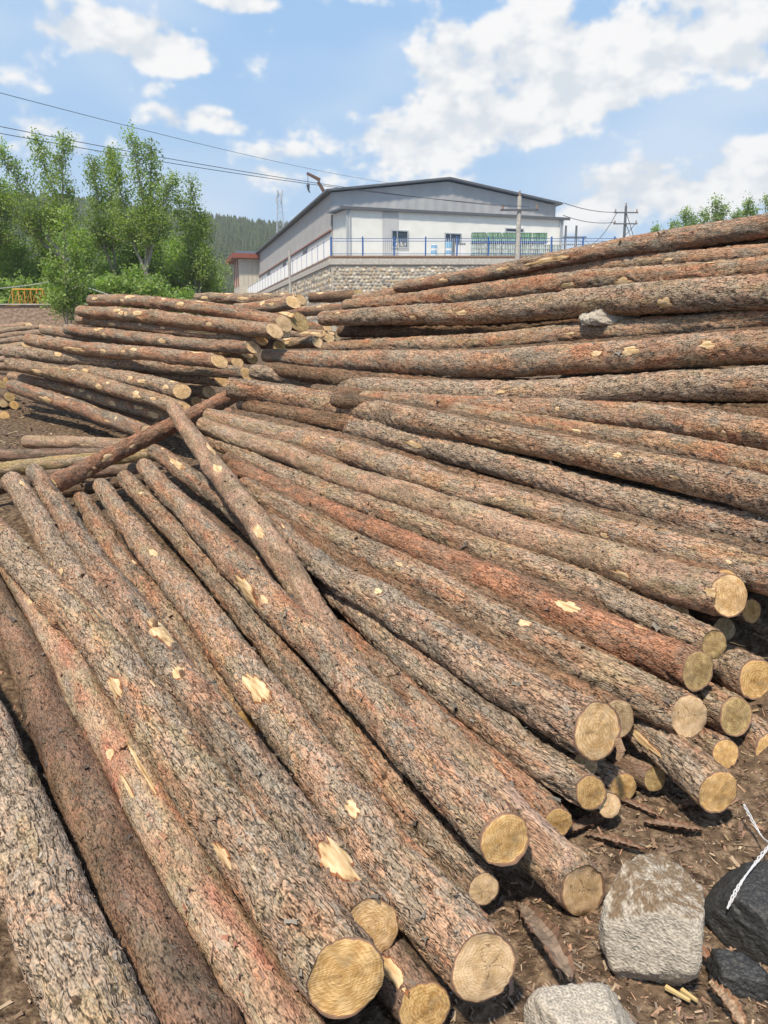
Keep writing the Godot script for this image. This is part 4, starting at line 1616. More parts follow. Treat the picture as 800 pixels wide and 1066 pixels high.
func make_logs() -> void:
	pine_log("thick pale grey bark log at the near left corner beside bare dirt", "logs fanned out in front", "p", [Vector4(-3.04,0.630,-4.46,0.115),Vector4(-1.63,0.251,-2.82,0.115),Vector4(-0.94,0.184,-1.89,0.106),Vector4(-0.74,0.176,-1.63,0.101),Vector4(-0.50,0.174,-1.31,0.095)], [Vector4(0.321,1.70,0.110,0.037)])
	pine_log("dark brown smooth-barked log between the pale grey and the pink log", "logs fanned out in front", "d", [Vector4(-3.86,0.903,-6.28,0.098),Vector4(-2.19,0.528,-4.01,0.086),Vector4(-1.71,0.330,-3.42,0.089),Vector4(-0.95,0.147,-2.31,0.092),Vector4(-0.47,0.128,-1.58,0.092),Vector4(-0.34,0.133,-1.37,0.092)], [])
	pine_log("slim pink-barked log with long yellow scratched strips near its thick end", "logs fanned out in front", "k", [Vector4(-2.95,0.700,-5.28,0.071),Vector4(-2.01,0.510,-4.07,0.074),Vector4(-1.48,0.360,-3.35,0.078),Vector4(-0.73,0.186,-2.26,0.079),Vector4(-0.26,0.131,-1.58,0.080),Vector4(-0.15,0.150,-1.40,0.081)], [Vector4(0.730,1.70,0.156,0.009),Vector4(0.698,0.79,0.028,0.017),Vector4(0.742,0.79,0.093,0.006)])
	pine_log("thickest grey scaly log, its large golden cut end lowest of all", "logs fanned out in front", "g", [Vector4(-3.32,0.832,-5.73,0.090),Vector4(-2.23,0.648,-4.34,0.086),Vector4(-1.20,0.445,-3.14,0.086),Vector4(-0.46,0.288,-2.11,0.092),Vector4(-0.09,0.265,-1.58,0.096)], [Vector4(0.698,0.39,0.078,0.032),Vector4(0.591,2.36,0.105,0.020),Vector4(0.899,0.26,0.056,0.019)])
	pine_log("log with pale bare patch beside its cut end, half behind the thickest log", "logs fanned out in front", "g", [Vector4(-2.85,0.757,-6.20,0.063),Vector4(-1.91,0.533,-4.72,0.073),Vector4(-1.00,0.395,-3.26,0.078),Vector4(-0.35,0.245,-2.31,0.079),Vector4(-0.03,0.214,-1.79,0.080)], [Vector4(0.648,1.83,0.134,0.048),Vector4(0.723,1.18,0.042,0.023),Vector4(0.962,1.57,0.105,0.042)])
	pine_log("thin rough log whose blunt tip lies beside crossing poles, sinking under the thickest log", "logs fanned out in front", "p", [Vector4(-2.96,0.701,-6.06,0.077),Vector4(-2.04,0.489,-4.65,0.078),Vector4(-1.36,0.375,-3.62,0.072),Vector4(-0.81,0.234,-2.85,0.062)], [Vector4(0.094,1.70,0.088,0.016)])
	pine_log("short dark log low between two big ends, with a split yellowish cut face", "logs fanned out in front", "d", [Vector4(-0.56,0.135,-2.73,0.075),Vector4(-0.18,0.089,-2.15,0.073),Vector4(0.11,0.082,-1.68,0.070)], [Vector4(0.931,0.92,0.052,0.021)])
	pine_log("reddish log with a bright peeled oval patch midway and a round tan cut end", "logs fanned out in front", "r", [Vector4(-2.19,0.700,-5.85,0.056),Vector4(-1.56,0.539,-4.77,0.071),Vector4(-0.99,0.447,-3.80,0.082),Vector4(-0.66,0.369,-3.22,0.083),Vector4(-0.30,0.285,-2.61,0.086),Vector4(0.00,0.260,-2.06,0.086),Vector4(0.25,0.226,-1.64,0.088)], [Vector4(0.698,1.05,0.112,0.043),Vector4(0.874,1.05,0.037,0.018),Vector4(0.352,1.18,0.072,0.019)])
	pine_log("thin log lying low between two thicker ones, tip near the crossing poles", "logs fanned out in front", "g", [Vector4(-2.37,0.586,-5.93,0.057),Vector4(-1.86,0.454,-5.02,0.071),Vector4(-1.37,0.376,-4.23,0.072),Vector4(-0.95,0.299,-3.55,0.066),Vector4(-0.57,0.194,-3.01,0.061)], [])
	pine_log("narrow dark log sunk beside the tan-ended one, with a small pale cut end", "logs fanned out in front", "g", [Vector4(-2.23,0.644,-6.54,0.066),Vector4(-1.29,0.411,-5.01,0.074),Vector4(-0.66,0.275,-3.85,0.069),Vector4(-0.25,0.194,-3.06,0.066),Vector4(0.07,0.173,-2.45,0.058),Vector4(0.31,0.126,-2.06,0.050)], [])
	pine_log("long reddish log ending in a wide cream cut face above the dirt, yellow scar midway", "logs fanned out in front", "r", [Vector4(-1.97,0.788,-6.25,0.063),Vector4(-1.33,0.597,-5.19,0.076),Vector4(-0.76,0.461,-4.19,0.087),Vector4(-0.31,0.380,-3.39,0.088),Vector4(0.00,0.352,-2.75,0.082),Vector4(0.22,0.335,-2.28,0.079),Vector4(0.36,0.301,-2.05,0.082)], [Vector4(0.535,0.13,0.188,0.045),Vector4(0.585,0.65,0.051,0.016)])
	pine_log("rough log with a peeled upper side passing under the bent crossing log", "logs fanned out in front", "g", [Vector4(-2.13,0.795,-7.08,0.067),Vector4(-1.24,0.560,-5.91,0.083),Vector4(-0.74,0.411,-5.01,0.084),Vector4(-0.52,0.358,-4.53,0.079)], [Vector4(0.195,1.05,0.189,0.028)])
	pine_log("brown log deep in the gap under the bent crossing log", "logs fanned out in front", "d", [Vector4(-1.54,0.489,-6.03,0.065),Vector4(-0.65,0.294,-4.54,0.074),Vector4(-0.24,0.226,-3.67,0.063)], [])
	pine_log("weathered brown log whose two-lobed cut end touches the big grey rock", "logs fanned out in front", "w", [Vector4(0.15,0.295,-2.86,0.070),Vector4(0.38,0.248,-2.30,0.072),Vector4(0.63,0.062,-2.13,0.076)], [])
	pine_log("thin reddish log with a small yellow end, in the dark gap beside the two-lobed one", "logs fanned out in front", "r", [Vector4(-0.26,0.239,-3.97,0.058),Vector4(0.20,0.210,-3.00,0.065),Vector4(0.46,0.193,-2.56,0.058),Vector4(0.61,0.117,-2.41,0.051)], [])
	pine_log("bent light brown log lying loose on top across the other logs", "loose logs across the top", "w", [Vector4(-1.96,1.191,-7.20,0.062),Vector4(-1.68,1.000,-6.68,0.071),Vector4(-1.31,0.812,-5.95,0.079),Vector4(-0.97,0.662,-5.23,0.083),Vector4(-0.69,0.549,-4.59,0.083),Vector4(-0.48,0.460,-4.10,0.072),Vector4(-0.29,0.379,-3.65,0.062),Vector4(-0.14,0.279,-3.37,0.052),Vector4(-0.01,0.137,-3.23,0.044)], [Vector4(0.258,2.09,0.132,0.035),Vector4(0.358,1.18,0.095,0.030),Vector4(0.629,0.79,0.089,0.026)])
	pine_log("straight reddish pole lying diagonally over the ground poles and under a blunt end", "loose logs across the top", "r2", [Vector4(-2.56,0.692,-5.81,0.070),Vector4(-2.36,0.828,-6.84,0.073),Vector4(-1.98,1.029,-7.41,0.074),Vector4(-1.55,1.254,-8.05,0.075)], [Vector4(0.302,0.39,0.090,0.025),Vector4(0.176,6.02,0.041,0.026),Vector4(0.447,0.26,0.042,0.013)])
	pine_log("grey log in the black gap with a small round end below the splintered one", "logs of the sloping right pile", "g", [Vector4(-0.79,0.505,-5.38,0.048),Vector4(-0.41,0.400,-4.53,0.065),Vector4(0.00,0.330,-3.64,0.068),Vector4(0.39,0.298,-2.85,0.063),Vector4(0.56,0.275,-2.55,0.060),Vector4(0.73,0.207,-2.45,0.059)], [])
	pine_log("largest log of the sloping right pile, its tan end with a wood splinter hanging", "logs of the sloping right pile", "g", [Vector4(-0.77,0.595,-5.08,0.048),Vector4(-0.36,0.504,-4.28,0.068),Vector4(0.00,0.476,-3.72,0.084),Vector4(0.40,0.436,-3.03,0.092),Vector4(0.64,0.425,-2.64,0.095),Vector4(0.76,0.406,-2.52,0.103)], [Vector4(0.673,2.09,0.030,0.022),Vector4(0.528,1.05,0.032,0.018)])
	pine_log("log with a pale cracked end just behind the splintered end", "logs of the sloping right pile", "g", [Vector4(-1.07,0.706,-5.82,0.060),Vector4(-0.40,0.586,-4.84,0.066),Vector4(0.00,0.566,-4.22,0.076),Vector4(0.46,0.498,-3.51,0.081),Vector4(0.80,0.464,-2.99,0.081),Vector4(1.16,0.375,-2.70,0.082)], [Vector4(0.805,1.31,0.034,0.023)])
	pine_log("dark red log with an oval yellow scar and a dirty olive cut end", "logs of the sloping right pile", "r2", [Vector4(-1.23,0.798,-6.19,0.060),Vector4(-0.80,0.710,-5.72,0.066),Vector4(-0.32,0.657,-5.01,0.067),Vector4(0.00,0.637,-4.50,0.072),Vector4(0.50,0.571,-3.87,0.080),Vector4(0.88,0.520,-3.35,0.080),Vector4(1.26,0.471,-2.89,0.082)], [Vector4(0.849,1.05,0.063,0.027)])
	pine_log("slim grey-brown log with a small round end next to the dirty olive end", "logs of the sloping right pile", "g", [Vector4(-1.59,0.951,-6.89,0.061),Vector4(-1.23,0.856,-6.51,0.069),Vector4(-0.87,0.761,-6.07,0.075),Vector4(0.00,0.708,-4.83,0.073),Vector4(0.54,0.640,-4.20,0.072),Vector4(0.97,0.583,-3.71,0.071),Vector4(1.20,0.562,-3.27,0.064),Vector4(1.37,0.539,-3.01,0.062)], [])
	pine_log("stout log with bare mottled butt and a large pale oval end, above the slim one", "logs of the sloping right pile", "w", [Vector4(-1.62,1.065,-6.86,0.059),Vector4(-1.22,0.976,-6.53,0.069),Vector4(-0.77,0.897,-6.15,0.073),Vector4(-0.43,0.853,-5.64,0.077),Vector4(0.00,0.832,-4.94,0.081),Vector4(0.55,0.767,-4.32,0.086),Vector4(1.00,0.704,-3.88,0.090),Vector4(1.28,0.707,-3.39,0.093),Vector4(1.45,0.724,-3.10,0.090)], [Vector4(0.899,6.15,0.056,0.020),Vector4(0.994,0.26,0.032,0.020)])
	pine_log("tan log with two big knots on its underside, running out past the bare mottled butt", "logs of the sloping right pile", "o", [Vector4(-1.61,1.132,-7.07,0.066),Vector4(-1.11,1.034,-6.75,0.085),Vector4(-0.82,0.990,-6.55,0.092),Vector4(-0.38,0.964,-5.99,0.091),Vector4(0.00,0.945,-5.32,0.090),Vector4(0.42,0.886,-4.75,0.087),Vector4(0.69,0.848,-4.51,0.084),Vector4(1.06,0.800,-4.15,0.073),Vector4(1.38,0.803,-3.58,0.077),Vector4(1.63,0.803,-3.13,0.079),Vector4(1.72,0.867,-2.64,0.074)], [Vector4(0.755,6.15,0.039,0.015)])
	pine_log("cracked grey log with an orange torn scar, above the two-knotted tan log", "logs of the sloping right pile", "p", [Vector4(-1.38,1.220,-7.42,0.066),Vector4(-0.90,1.133,-7.27,0.079),Vector4(-0.42,1.092,-6.67,0.085),Vector4(0.00,1.085,-5.93,0.091),Vector4(0.64,1.011,-5.10,0.081),Vector4(1.15,0.925,-4.53,0.087),Vector4(1.49,0.895,-3.90,0.089),Vector4(1.74,0.918,-3.38,0.085),Vector4(1.85,0.974,-2.86,0.080)], [Vector4(0.453,0.00,0.087,0.024)])
	pine_log("thin dark log half hidden under the blunt-ended log's lower side", "logs of the sloping right pile", "d", [Vector4(-1.52,1.114,-7.49,0.050),Vector4(-0.97,0.959,-7.05,0.052),Vector4(-0.31,0.881,-6.10,0.054),Vector4(0.39,0.836,-5.09,0.052)], [])
	pine_log("long thick log starting with a blunt end over the diagonal pole's tip", "logs of the sloping right pile", "g", [Vector4(-1.47,1.369,-7.36,0.094),Vector4(-0.91,1.281,-7.33,0.112),Vector4(-0.33,1.237,-6.62,0.106),Vector4(0.21,1.220,-5.66,0.091),Vector4(0.64,1.186,-5.14,0.079),Vector4(1.15,1.133,-4.57,0.079),Vector4(1.50,1.101,-3.96,0.082),Vector4(1.73,1.092,-3.40,0.084),Vector4(1.82,1.111,-2.84,0.080)], [Vector4(0.585,6.02,0.050,0.013),Vector4(0.818,0.00,0.035,0.012)])
	pine_log("partly hidden log with a pale chip, resting behind the long blunt-ended log", "logs of the sloping right pile", "r", [Vector4(0.50,1.280,-5.79,0.059),Vector4(1.24,1.212,-4.96,0.064),Vector4(1.63,1.193,-4.33,0.067),Vector4(1.87,1.173,-3.72,0.067),Vector4(1.99,1.181,-3.15,0.066)], [Vector4(0.377,0.13,0.040,0.017)])
	pine_log("brown log with a large knot and cut stub at its thick end", "logs of the sloping right pile", "r", [Vector4(-0.17,1.293,-6.88,0.067),Vector4(0.71,1.305,-5.73,0.074),Vector4(1.29,1.316,-5.18,0.081),Vector4(1.70,1.319,-4.55,0.083),Vector4(1.94,1.308,-3.89,0.081),Vector4(2.09,1.309,-3.33,0.078)], [Vector4(0.811,6.02,0.031,0.022)])
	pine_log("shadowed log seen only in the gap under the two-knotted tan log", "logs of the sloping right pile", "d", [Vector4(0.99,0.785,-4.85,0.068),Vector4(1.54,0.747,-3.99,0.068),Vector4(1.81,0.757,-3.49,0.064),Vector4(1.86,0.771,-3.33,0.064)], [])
	pine_log("wide silvery streaked log below the one with two pale scars", "logs of the sloping right pile", "p", [Vector4(-1.40,1.480,-8.34,0.069),Vector4(-0.74,1.392,-8.03,0.087),Vector4(0.00,1.377,-6.87,0.093),Vector4(0.73,1.391,-5.94,0.096),Vector4(1.33,1.438,-5.39,0.094),Vector4(1.78,1.506,-4.83,0.090),Vector4(2.07,1.547,-4.21,0.090),Vector4(2.28,1.580,-3.71,0.091)], [Vector4(0.585,0.26,0.053,0.013)])
	pine_log("reddish log with two pale scars on its upper side, below the rock", "logs of the sloping right pile", "r", [Vector4(-1.31,1.647,-8.59,0.066),Vector4(-0.71,1.601,-8.30,0.096),Vector4(0.00,1.603,-7.21,0.102),Vector4(0.76,1.617,-6.19,0.103),Vector4(1.35,1.657,-5.53,0.103),Vector4(1.81,1.709,-4.94,0.098),Vector4(2.13,1.750,-4.37,0.089),Vector4(2.35,1.787,-3.86,0.086)], [Vector4(0.761,0.26,0.061,0.026),Vector4(0.855,0.26,0.048,0.024),Vector4(0.717,0.26,0.049,0.018)])
	pine_log("red log that the grey rock rests on", "logs of the sloping right pile", "r", [Vector4(-0.66,1.729,-8.79,0.056),Vector4(0.00,1.750,-7.78,0.070),Vector4(0.82,1.774,-6.73,0.077),Vector4(1.46,1.836,-6.02,0.077),Vector4(1.95,1.877,-5.35,0.075),Vector4(2.30,1.902,-4.75,0.066),Vector4(2.53,1.923,-4.19,0.064)], [Vector4(0.623,0.00,0.040,0.013)])
	pine_log("dark shaded red log running behind the grey rock", "logs of the sloping right pile", "r2", [Vector4(-0.51,1.916,-9.33,0.065),Vector4(0.20,1.918,-8.32,0.074),Vector4(0.90,1.926,-7.41,0.071),Vector4(1.43,1.950,-6.75,0.073),Vector4(2.10,1.983,-5.80,0.070),Vector4(2.55,2.011,-5.04,0.064)], [Vector4(0.352,0.00,0.060,0.031)])
	pine_log("thick smooth grey log just above the rock, with a round pale scar", "logs of the sloping right pile", "g", [Vector4(-0.68,2.038,-8.70,0.072),Vector4(0.00,2.042,-7.96,0.086),Vector4(0.83,2.033,-6.84,0.095),Vector4(1.45,2.063,-6.03,0.099),Vector4(1.92,2.069,-5.32,0.104),Vector4(2.27,2.060,-4.72,0.098),Vector4(2.48,2.056,-4.14,0.094)], [Vector4(0.767,5.76,0.062,0.038),Vector4(0.403,0.00,0.082,0.023),Vector4(0.283,5.89,0.060,0.022)])
	pine_log("flaky log with a pale heart-shaped scar, above the thick smooth grey log", "logs of the sloping right pile", "r", [Vector4(-0.43,2.193,-8.94,0.062),Vector4(0.00,2.190,-8.49,0.080),Vector4(0.34,2.198,-8.09,0.087),Vector4(0.89,2.218,-7.38,0.093),Vector4(1.55,2.250,-6.47,0.085),Vector4(2.05,2.231,-5.71,0.079),Vector4(2.44,2.226,-5.10,0.076),Vector4(2.67,2.215,-4.48,0.073)], [Vector4(0.679,5.89,0.082,0.039),Vector4(0.579,5.89,0.070,0.027),Vector4(0.786,5.89,0.043,0.013)])
	pine_log("rough grey-red log third down from the crest of the right pile", "logs of the sloping right pile", "r", [Vector4(-0.34,2.277,-9.33,0.058),Vector4(0.32,2.346,-8.75,0.065),Vector4(0.95,2.393,-7.95,0.074),Vector4(1.65,2.386,-6.89,0.073),Vector4(2.19,2.378,-6.13,0.069),Vector4(2.60,2.360,-5.47,0.068),Vector4(2.85,2.330,-4.80,0.066)], [Vector4(0.346,5.76,0.084,0.019),Vector4(0.736,0.00,0.039,0.013)])
	pine_log("second log from the crest, mostly covered by its neighbours", "logs of the sloping right pile", "r", [Vector4(1.45,2.412,-7.55,0.051),Vector4(1.87,2.458,-6.99,0.060),Vector4(2.31,2.486,-6.46,0.064),Vector4(2.75,2.489,-5.80,0.065),Vector4(3.03,2.460,-5.12,0.063)], [Vector4(0.321,6.02,0.041,0.016)])
	pine_log("topmost log of the right pile against the sky, long peeled streak midway", "logs of the sloping right pile", "r", [Vector4(0.15,2.373,-8.71,0.054),Vector4(0.50,2.392,-8.30,0.062),Vector4(0.93,2.420,-7.74,0.062),Vector4(1.30,2.461,-7.25,0.062),Vector4(1.62,2.494,-6.80,0.063),Vector4(1.92,2.522,-6.46,0.072),Vector4(2.18,2.532,-6.13,0.079),Vector4(2.61,2.546,-5.52,0.074),Vector4(2.90,2.544,-4.93,0.072)], [Vector4(0.453,6.15,0.270,0.024),Vector4(0.164,6.02,0.086,0.023),Vector4(0.340,0.00,0.082,0.017)])
	pine_log("log reaching out low over the bark litter with a tan end and yellow strip", "log ends under the right pile", "g", [Vector4(0.72,0.343,-3.39,0.066),Vector4(0.98,0.282,-2.91,0.068),Vector4(1.19,0.185,-2.48,0.080)], [Vector4(0.698,0.13,0.098,0.019)])
	pine_log("log with an egg-yellow oval end below and behind the olive one", "log ends under the right pile", "g", [Vector4(0.79,0.321,-3.76,0.077),Vector4(1.27,0.276,-3.17,0.077),Vector4(1.42,0.282,-2.88,0.079)], [])
	pine_log("grey log with a big yellow end at the picture's edge", "log ends under the right pile", "p", [Vector4(0.97,0.387,-4.10,0.084),Vector4(1.40,0.356,-3.54,0.086),Vector4(1.60,0.354,-3.07,0.088)], [])
	pine_log("small log low under the egg-yellow end, its face half in shade", "log ends under the right pile", "g", [Vector4(1.05,0.205,-3.60,0.057),Vector4(1.28,0.134,-3.15,0.055),Vector4(1.38,0.144,-2.83,0.058)], [])
	pine_log("log at the edge of the litter whose yellow end is cut by the frame", "log ends under the right pile", "p", [Vector4(1.11,0.215,-3.82,0.070),Vector4(1.46,0.178,-3.18,0.073),Vector4(1.58,0.131,-2.87,0.080)], [])
	pine_log("small yellow end peeping beside the bare mottled butt", "log ends under the right pile", "g", [Vector4(1.29,0.571,-4.14,0.047),Vector4(1.50,0.584,-3.58,0.055),Vector4(1.67,0.568,-3.33,0.055)], [])
	pine_log("small brown log end squeezed between the slim log and the mottled butt", "log ends under the right pile", "d", [Vector4(1.21,0.463,-4.22,0.058),Vector4(1.46,0.443,-3.71,0.057),Vector4(1.59,0.460,-3.40,0.057)], [])
	pine_log("small log end under the tan log at the right border", "log ends under the right pile", "g", [Vector4(1.23,0.654,-4.36,0.056),Vector4(1.55,0.659,-3.75,0.057),Vector4(1.76,0.669,-3.44,0.052)], [])
	pine_log("dark grey log behind the big yellow end at the border", "log ends under the right pile", "d", [Vector4(1.35,0.488,-4.33,0.080),Vector4(1.65,0.438,-3.71,0.083),Vector4(1.91,0.382,-3.18,0.082)], [])
	pine_log("short end with a dull yellow face low under the largest right pile log", "log ends under the right pile", "g", [Vector4(0.61,0.143,-3.25,0.051),Vector4(0.77,0.127,-2.82,0.052),Vector4(0.91,0.111,-2.64,0.058)], [])
	pine_log("smallest round end on the litter below the splintered log", "log ends under the right pile", "g", [Vector4(0.52,0.131,-3.23,0.038),Vector4(0.71,0.102,-2.70,0.039),Vector4(0.81,0.134,-2.49,0.045)], [])
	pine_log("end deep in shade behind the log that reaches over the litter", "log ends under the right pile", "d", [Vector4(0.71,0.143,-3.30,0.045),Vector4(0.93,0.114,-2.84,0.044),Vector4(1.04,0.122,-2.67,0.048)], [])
	pine_log("uppermost long log of the far stack, pale nick at its far tip", "logs of the far stack", "r", [Vector4(-3.67,2.314,-9.98,0.064),Vector4(-2.79,2.252,-9.26,0.066),Vector4(-2.14,2.179,-8.87,0.069),Vector4(-1.57,2.087,-8.63,0.073),Vector4(-1.07,1.982,-8.53,0.083)], [Vector4(0.063,0.26,0.066,0.023),Vector4(0.270,0.00,0.043,0.016),Vector4(0.591,0.26,0.063,0.026)])
	pine_log("second long log of the far stack with two pale spots midway", "logs of the far stack", "r", [Vector4(-3.84,2.177,-10.05,0.065),Vector4(-2.75,2.083,-9.08,0.071),Vector4(-2.11,2.008,-8.70,0.073),Vector4(-1.55,1.952,-8.51,0.075),Vector4(-1.15,1.908,-8.35,0.079)], [Vector4(0.346,0.13,0.060,0.031),Vector4(0.377,0.13,0.043,0.026)])
	pine_log("third long log of the far stack with long bare streak by its end", "logs of the far stack", "r", [Vector4(-3.95,2.091,-10.29,0.060),Vector4(-2.79,1.968,-9.20,0.063),Vector4(-2.13,1.896,-8.77,0.063),Vector4(-1.33,1.811,-8.56,0.061)], [Vector4(0.786,0.26,0.250,0.021),Vector4(0.308,6.02,0.091,0.022)])
	pine_log("short log furthest back on the far stack top, with pale streaks", "logs of the far stack", "g", [Vector4(-2.37,2.344,-10.10,0.059),Vector4(-1.63,2.309,-9.69,0.062),Vector4(-1.01,2.300,-9.73,0.069)], [Vector4(0.535,0.00,0.085,0.022),Vector4(0.126,0.00,0.066,0.017)])
	pine_log("log on the far stack top with a bright round end and one pale dot", "logs of the far stack", "r", [Vector4(-1.76,2.162,-9.43,0.067),Vector4(-1.32,2.192,-9.14,0.071),Vector4(-1.03,2.241,-9.06,0.076)], [Vector4(0.730,0.26,0.034,0.022)])
	pine_log("dark log with the widest brown cut end of the far stack", "logs of the far stack", "d", [Vector4(-1.58,2.123,-9.87,0.089),Vector4(-1.27,2.078,-9.57,0.099),Vector4(-1.02,2.030,-9.45,0.110)], [])
	pine_log("log with a splintered tip at the far stack's ragged outer end", "logs of the far stack", "r", [Vector4(-4.91,1.980,-11.42,0.067),Vector4(-3.71,1.847,-10.18,0.066),Vector4(-2.45,1.717,-9.12,0.060),Vector4(-1.56,1.664,-8.99,0.056)], [])
	pine_log("long pinkish log ending under the far stack's long bare streak", "logs of the far stack", "r", [Vector4(-4.20,1.961,-10.49,0.068),Vector4(-2.76,1.836,-9.07,0.065),Vector4(-2.10,1.771,-8.64,0.062),Vector4(-1.41,1.740,-8.49,0.066)], [Vector4(0.346,6.02,0.059,0.032),Vector4(0.277,0.65,0.088,0.017)])
	pine_log("pinkish log with a long pale torn scar and cream end, mid-height of far stack", "logs of the far stack", "r", [Vector4(-4.65,1.824,-10.33,0.074),Vector4(-3.37,1.706,-9.22,0.075),Vector4(-2.45,1.660,-8.36,0.071),Vector4(-1.70,1.595,-8.12,0.074)], [Vector4(0.352,6.02,0.272,0.027),Vector4(0.667,0.26,0.052,0.020)])
	pine_log("long dark grey log without scars, mid-height of the far stack", "logs of the far stack", "g", [Vector4(-5.00,1.675,-10.46,0.082),Vector4(-3.47,1.581,-9.45,0.087),Vector4(-2.07,1.507,-8.46,0.072),Vector4(-1.48,1.456,-8.43,0.066)], [])
	pine_log("long grey log sloping down to the bent log's tip, pale scar near its top", "logs of the far stack", "g", [Vector4(-4.78,1.522,-10.01,0.079),Vector4(-4.00,1.428,-9.58,0.088),Vector4(-3.27,1.334,-8.87,0.082),Vector4(-2.64,1.254,-8.22,0.076),Vector4(-1.99,1.133,-7.71,0.072)], [Vector4(0.170,6.15,0.106,0.024),Vector4(0.591,6.15,0.094,0.037),Vector4(0.818,0.00,0.072,0.025)])
	pine_log("short thick log with many cream scars and a clean round cream end", "logs of the far stack", "g", [Vector4(-3.89,1.469,-9.75,0.070),Vector4(-2.99,1.400,-8.83,0.081),Vector4(-2.44,1.352,-8.26,0.082),Vector4(-2.06,1.302,-7.90,0.083)], [Vector4(0.208,0.26,0.124,0.033),Vector4(0.258,6.02,0.097,0.027),Vector4(0.654,0.39,0.071,0.025),Vector4(0.755,0.26,0.074,0.025),Vector4(0.937,0.26,0.068,0.024)])
	pine_log("log tucked behind the one with many cream scars, round pale end", "logs of the far stack", "g", [Vector4(-3.30,1.451,-9.60,0.069),Vector4(-2.37,1.424,-8.76,0.069),Vector4(-1.78,1.379,-8.58,0.073)], [])
	pine_log("short brown log end low beside the bent log's tip", "logs of the far stack", "r", [Vector4(-2.92,1.293,-9.50,0.063),Vector4(-1.95,1.248,-8.68,0.069)], [])
	pine_log("second lowest long log of the far stack with scattered cream scars", "logs of the far stack", "r", [Vector4(-4.92,1.354,-10.31,0.061),Vector4(-3.84,1.219,-9.57,0.066),Vector4(-2.96,1.107,-8.70,0.069),Vector4(-2.14,1.000,-8.02,0.069)], [Vector4(0.403,0.39,0.061,0.023),Vector4(0.692,0.13,0.107,0.027),Vector4(0.843,0.52,0.051,0.021),Vector4(0.912,0.00,0.114,0.031)])
	pine_log("lowest pinkish log of the far stack, lying along the bare dirt", "logs of the far stack", "r", [Vector4(-4.73,1.249,-9.90,0.078),Vector4(-3.67,1.065,-9.12,0.082),Vector4(-3.06,0.977,-8.49,0.079),Vector4(-2.41,0.885,-7.88,0.074)], [Vector4(0.289,6.15,0.140,0.040),Vector4(0.434,5.63,0.073,0.028),Vector4(0.623,1.83,0.117,0.027)])
	pine_log("slim log between the two lowest logs of the far stack", "logs of the far stack", "r", [Vector4(-4.67,1.192,-10.52,0.055),Vector4(-3.34,0.985,-9.28,0.062),Vector4(-2.46,0.889,-8.41,0.062)], [])
	pine_log("lowest small end of the far stack, next to the pole's upper part", "logs of the far stack", "g", [Vector4(-2.97,1.147,-9.60,0.057),Vector4(-2.10,1.140,-8.70,0.058)], [])
	pine_log("small reddish end beneath the cream-ended pinkish log", "logs of the far stack", "r", [Vector4(-2.50,1.610,-9.73,0.057),Vector4(-1.72,1.563,-9.21,0.066)], [])
	pine_log("small end hidden under the far stack's third log", "logs of the far stack", "r", [Vector4(-4.21,2.062,-10.99,0.064),Vector4(-2.54,1.919,-9.52,0.062),Vector4(-1.16,1.892,-9.22,0.060)], [])
	pine_log("stubby log with a ringed end in the cleft between both piles", "logs of the far stack", "d", [Vector4(-1.82,1.845,-9.96,0.065),Vector4(-1.23,1.739,-9.29,0.073)], [])
	pine_log("short log with a tan end in the cleft, lowest there", "logs of the far stack", "g", [Vector4(-1.29,1.787,-10.25,0.060),Vector4(-0.84,1.798,-9.99,0.072)], [])
	pine_log("thin log with a pale end at the cleft, above the tan one", "logs of the far stack", "r", [Vector4(-1.29,1.902,-10.65,0.062),Vector4(-0.75,1.876,-10.58,0.076)], [])
	pine_log("thin log ending deep in the cleft under the right pile", "logs of the far stack", "d", [Vector4(-1.28,1.948,-11.11,0.058),Vector4(-0.66,1.869,-11.10,0.065)], [])
	pine_log("log behind the cleft, lying below the stone wall", "logs of the far stack", "d", [Vector4(-1.13,2.458,-12.03,0.070),Vector4(-0.36,2.495,-11.95,0.085)], [])
	pine_log("brown log with a cut face behind the cleft, below the one by the wall", "logs of the far stack", "r", [Vector4(-1.49,2.222,-11.42,0.066),Vector4(-0.62,2.272,-11.65,0.075)], [])
	pine_log("thin red log with a small square-looking end behind the cleft", "logs of the far stack", "r", [Vector4(-1.36,2.016,-11.23,0.066),Vector4(-0.80,2.001,-11.15,0.058)], [])
	pine_log("log with a ragged end pressed under the long pinkish log", "logs of the far stack", "r", [Vector4(-3.13,1.775,-10.29,0.060),Vector4(-2.25,1.646,-9.70,0.063),Vector4(-1.60,1.614,-9.47,0.062)], [])
	pine_log("short grey pole with a bright end lying on the bare dirt", "poles lying on the dirt", "w", [Vector4(-3.91,0.726,-8.37,0.067),Vector4(-3.29,0.734,-8.22,0.069),Vector4(-2.63,0.723,-8.06,0.065)], [])
	pine_log("brown pole on the dirt in front of the short bright-ended one", "poles lying on the dirt", "d", [Vector4(-4.08,0.657,-7.74,0.062),Vector4(-3.31,0.676,-7.75,0.062),Vector4(-2.58,0.666,-7.75,0.057)], [])
	pine_log("peeled yellow pole lying across the dirt", "poles lying on the dirt", "y", [Vector4(-3.72,0.625,-7.02,0.066),Vector4(-3.09,0.656,-7.23,0.068),Vector4(-2.27,0.703,-7.55,0.061)], [])
	pine_log("dark thin pole just below the peeled yellow one", "poles lying on the dirt", "d", [Vector4(-3.16,0.583,-6.95,0.047),Vector4(-2.66,0.615,-7.02,0.052),Vector4(-2.24,0.630,-7.10,0.053)], [])
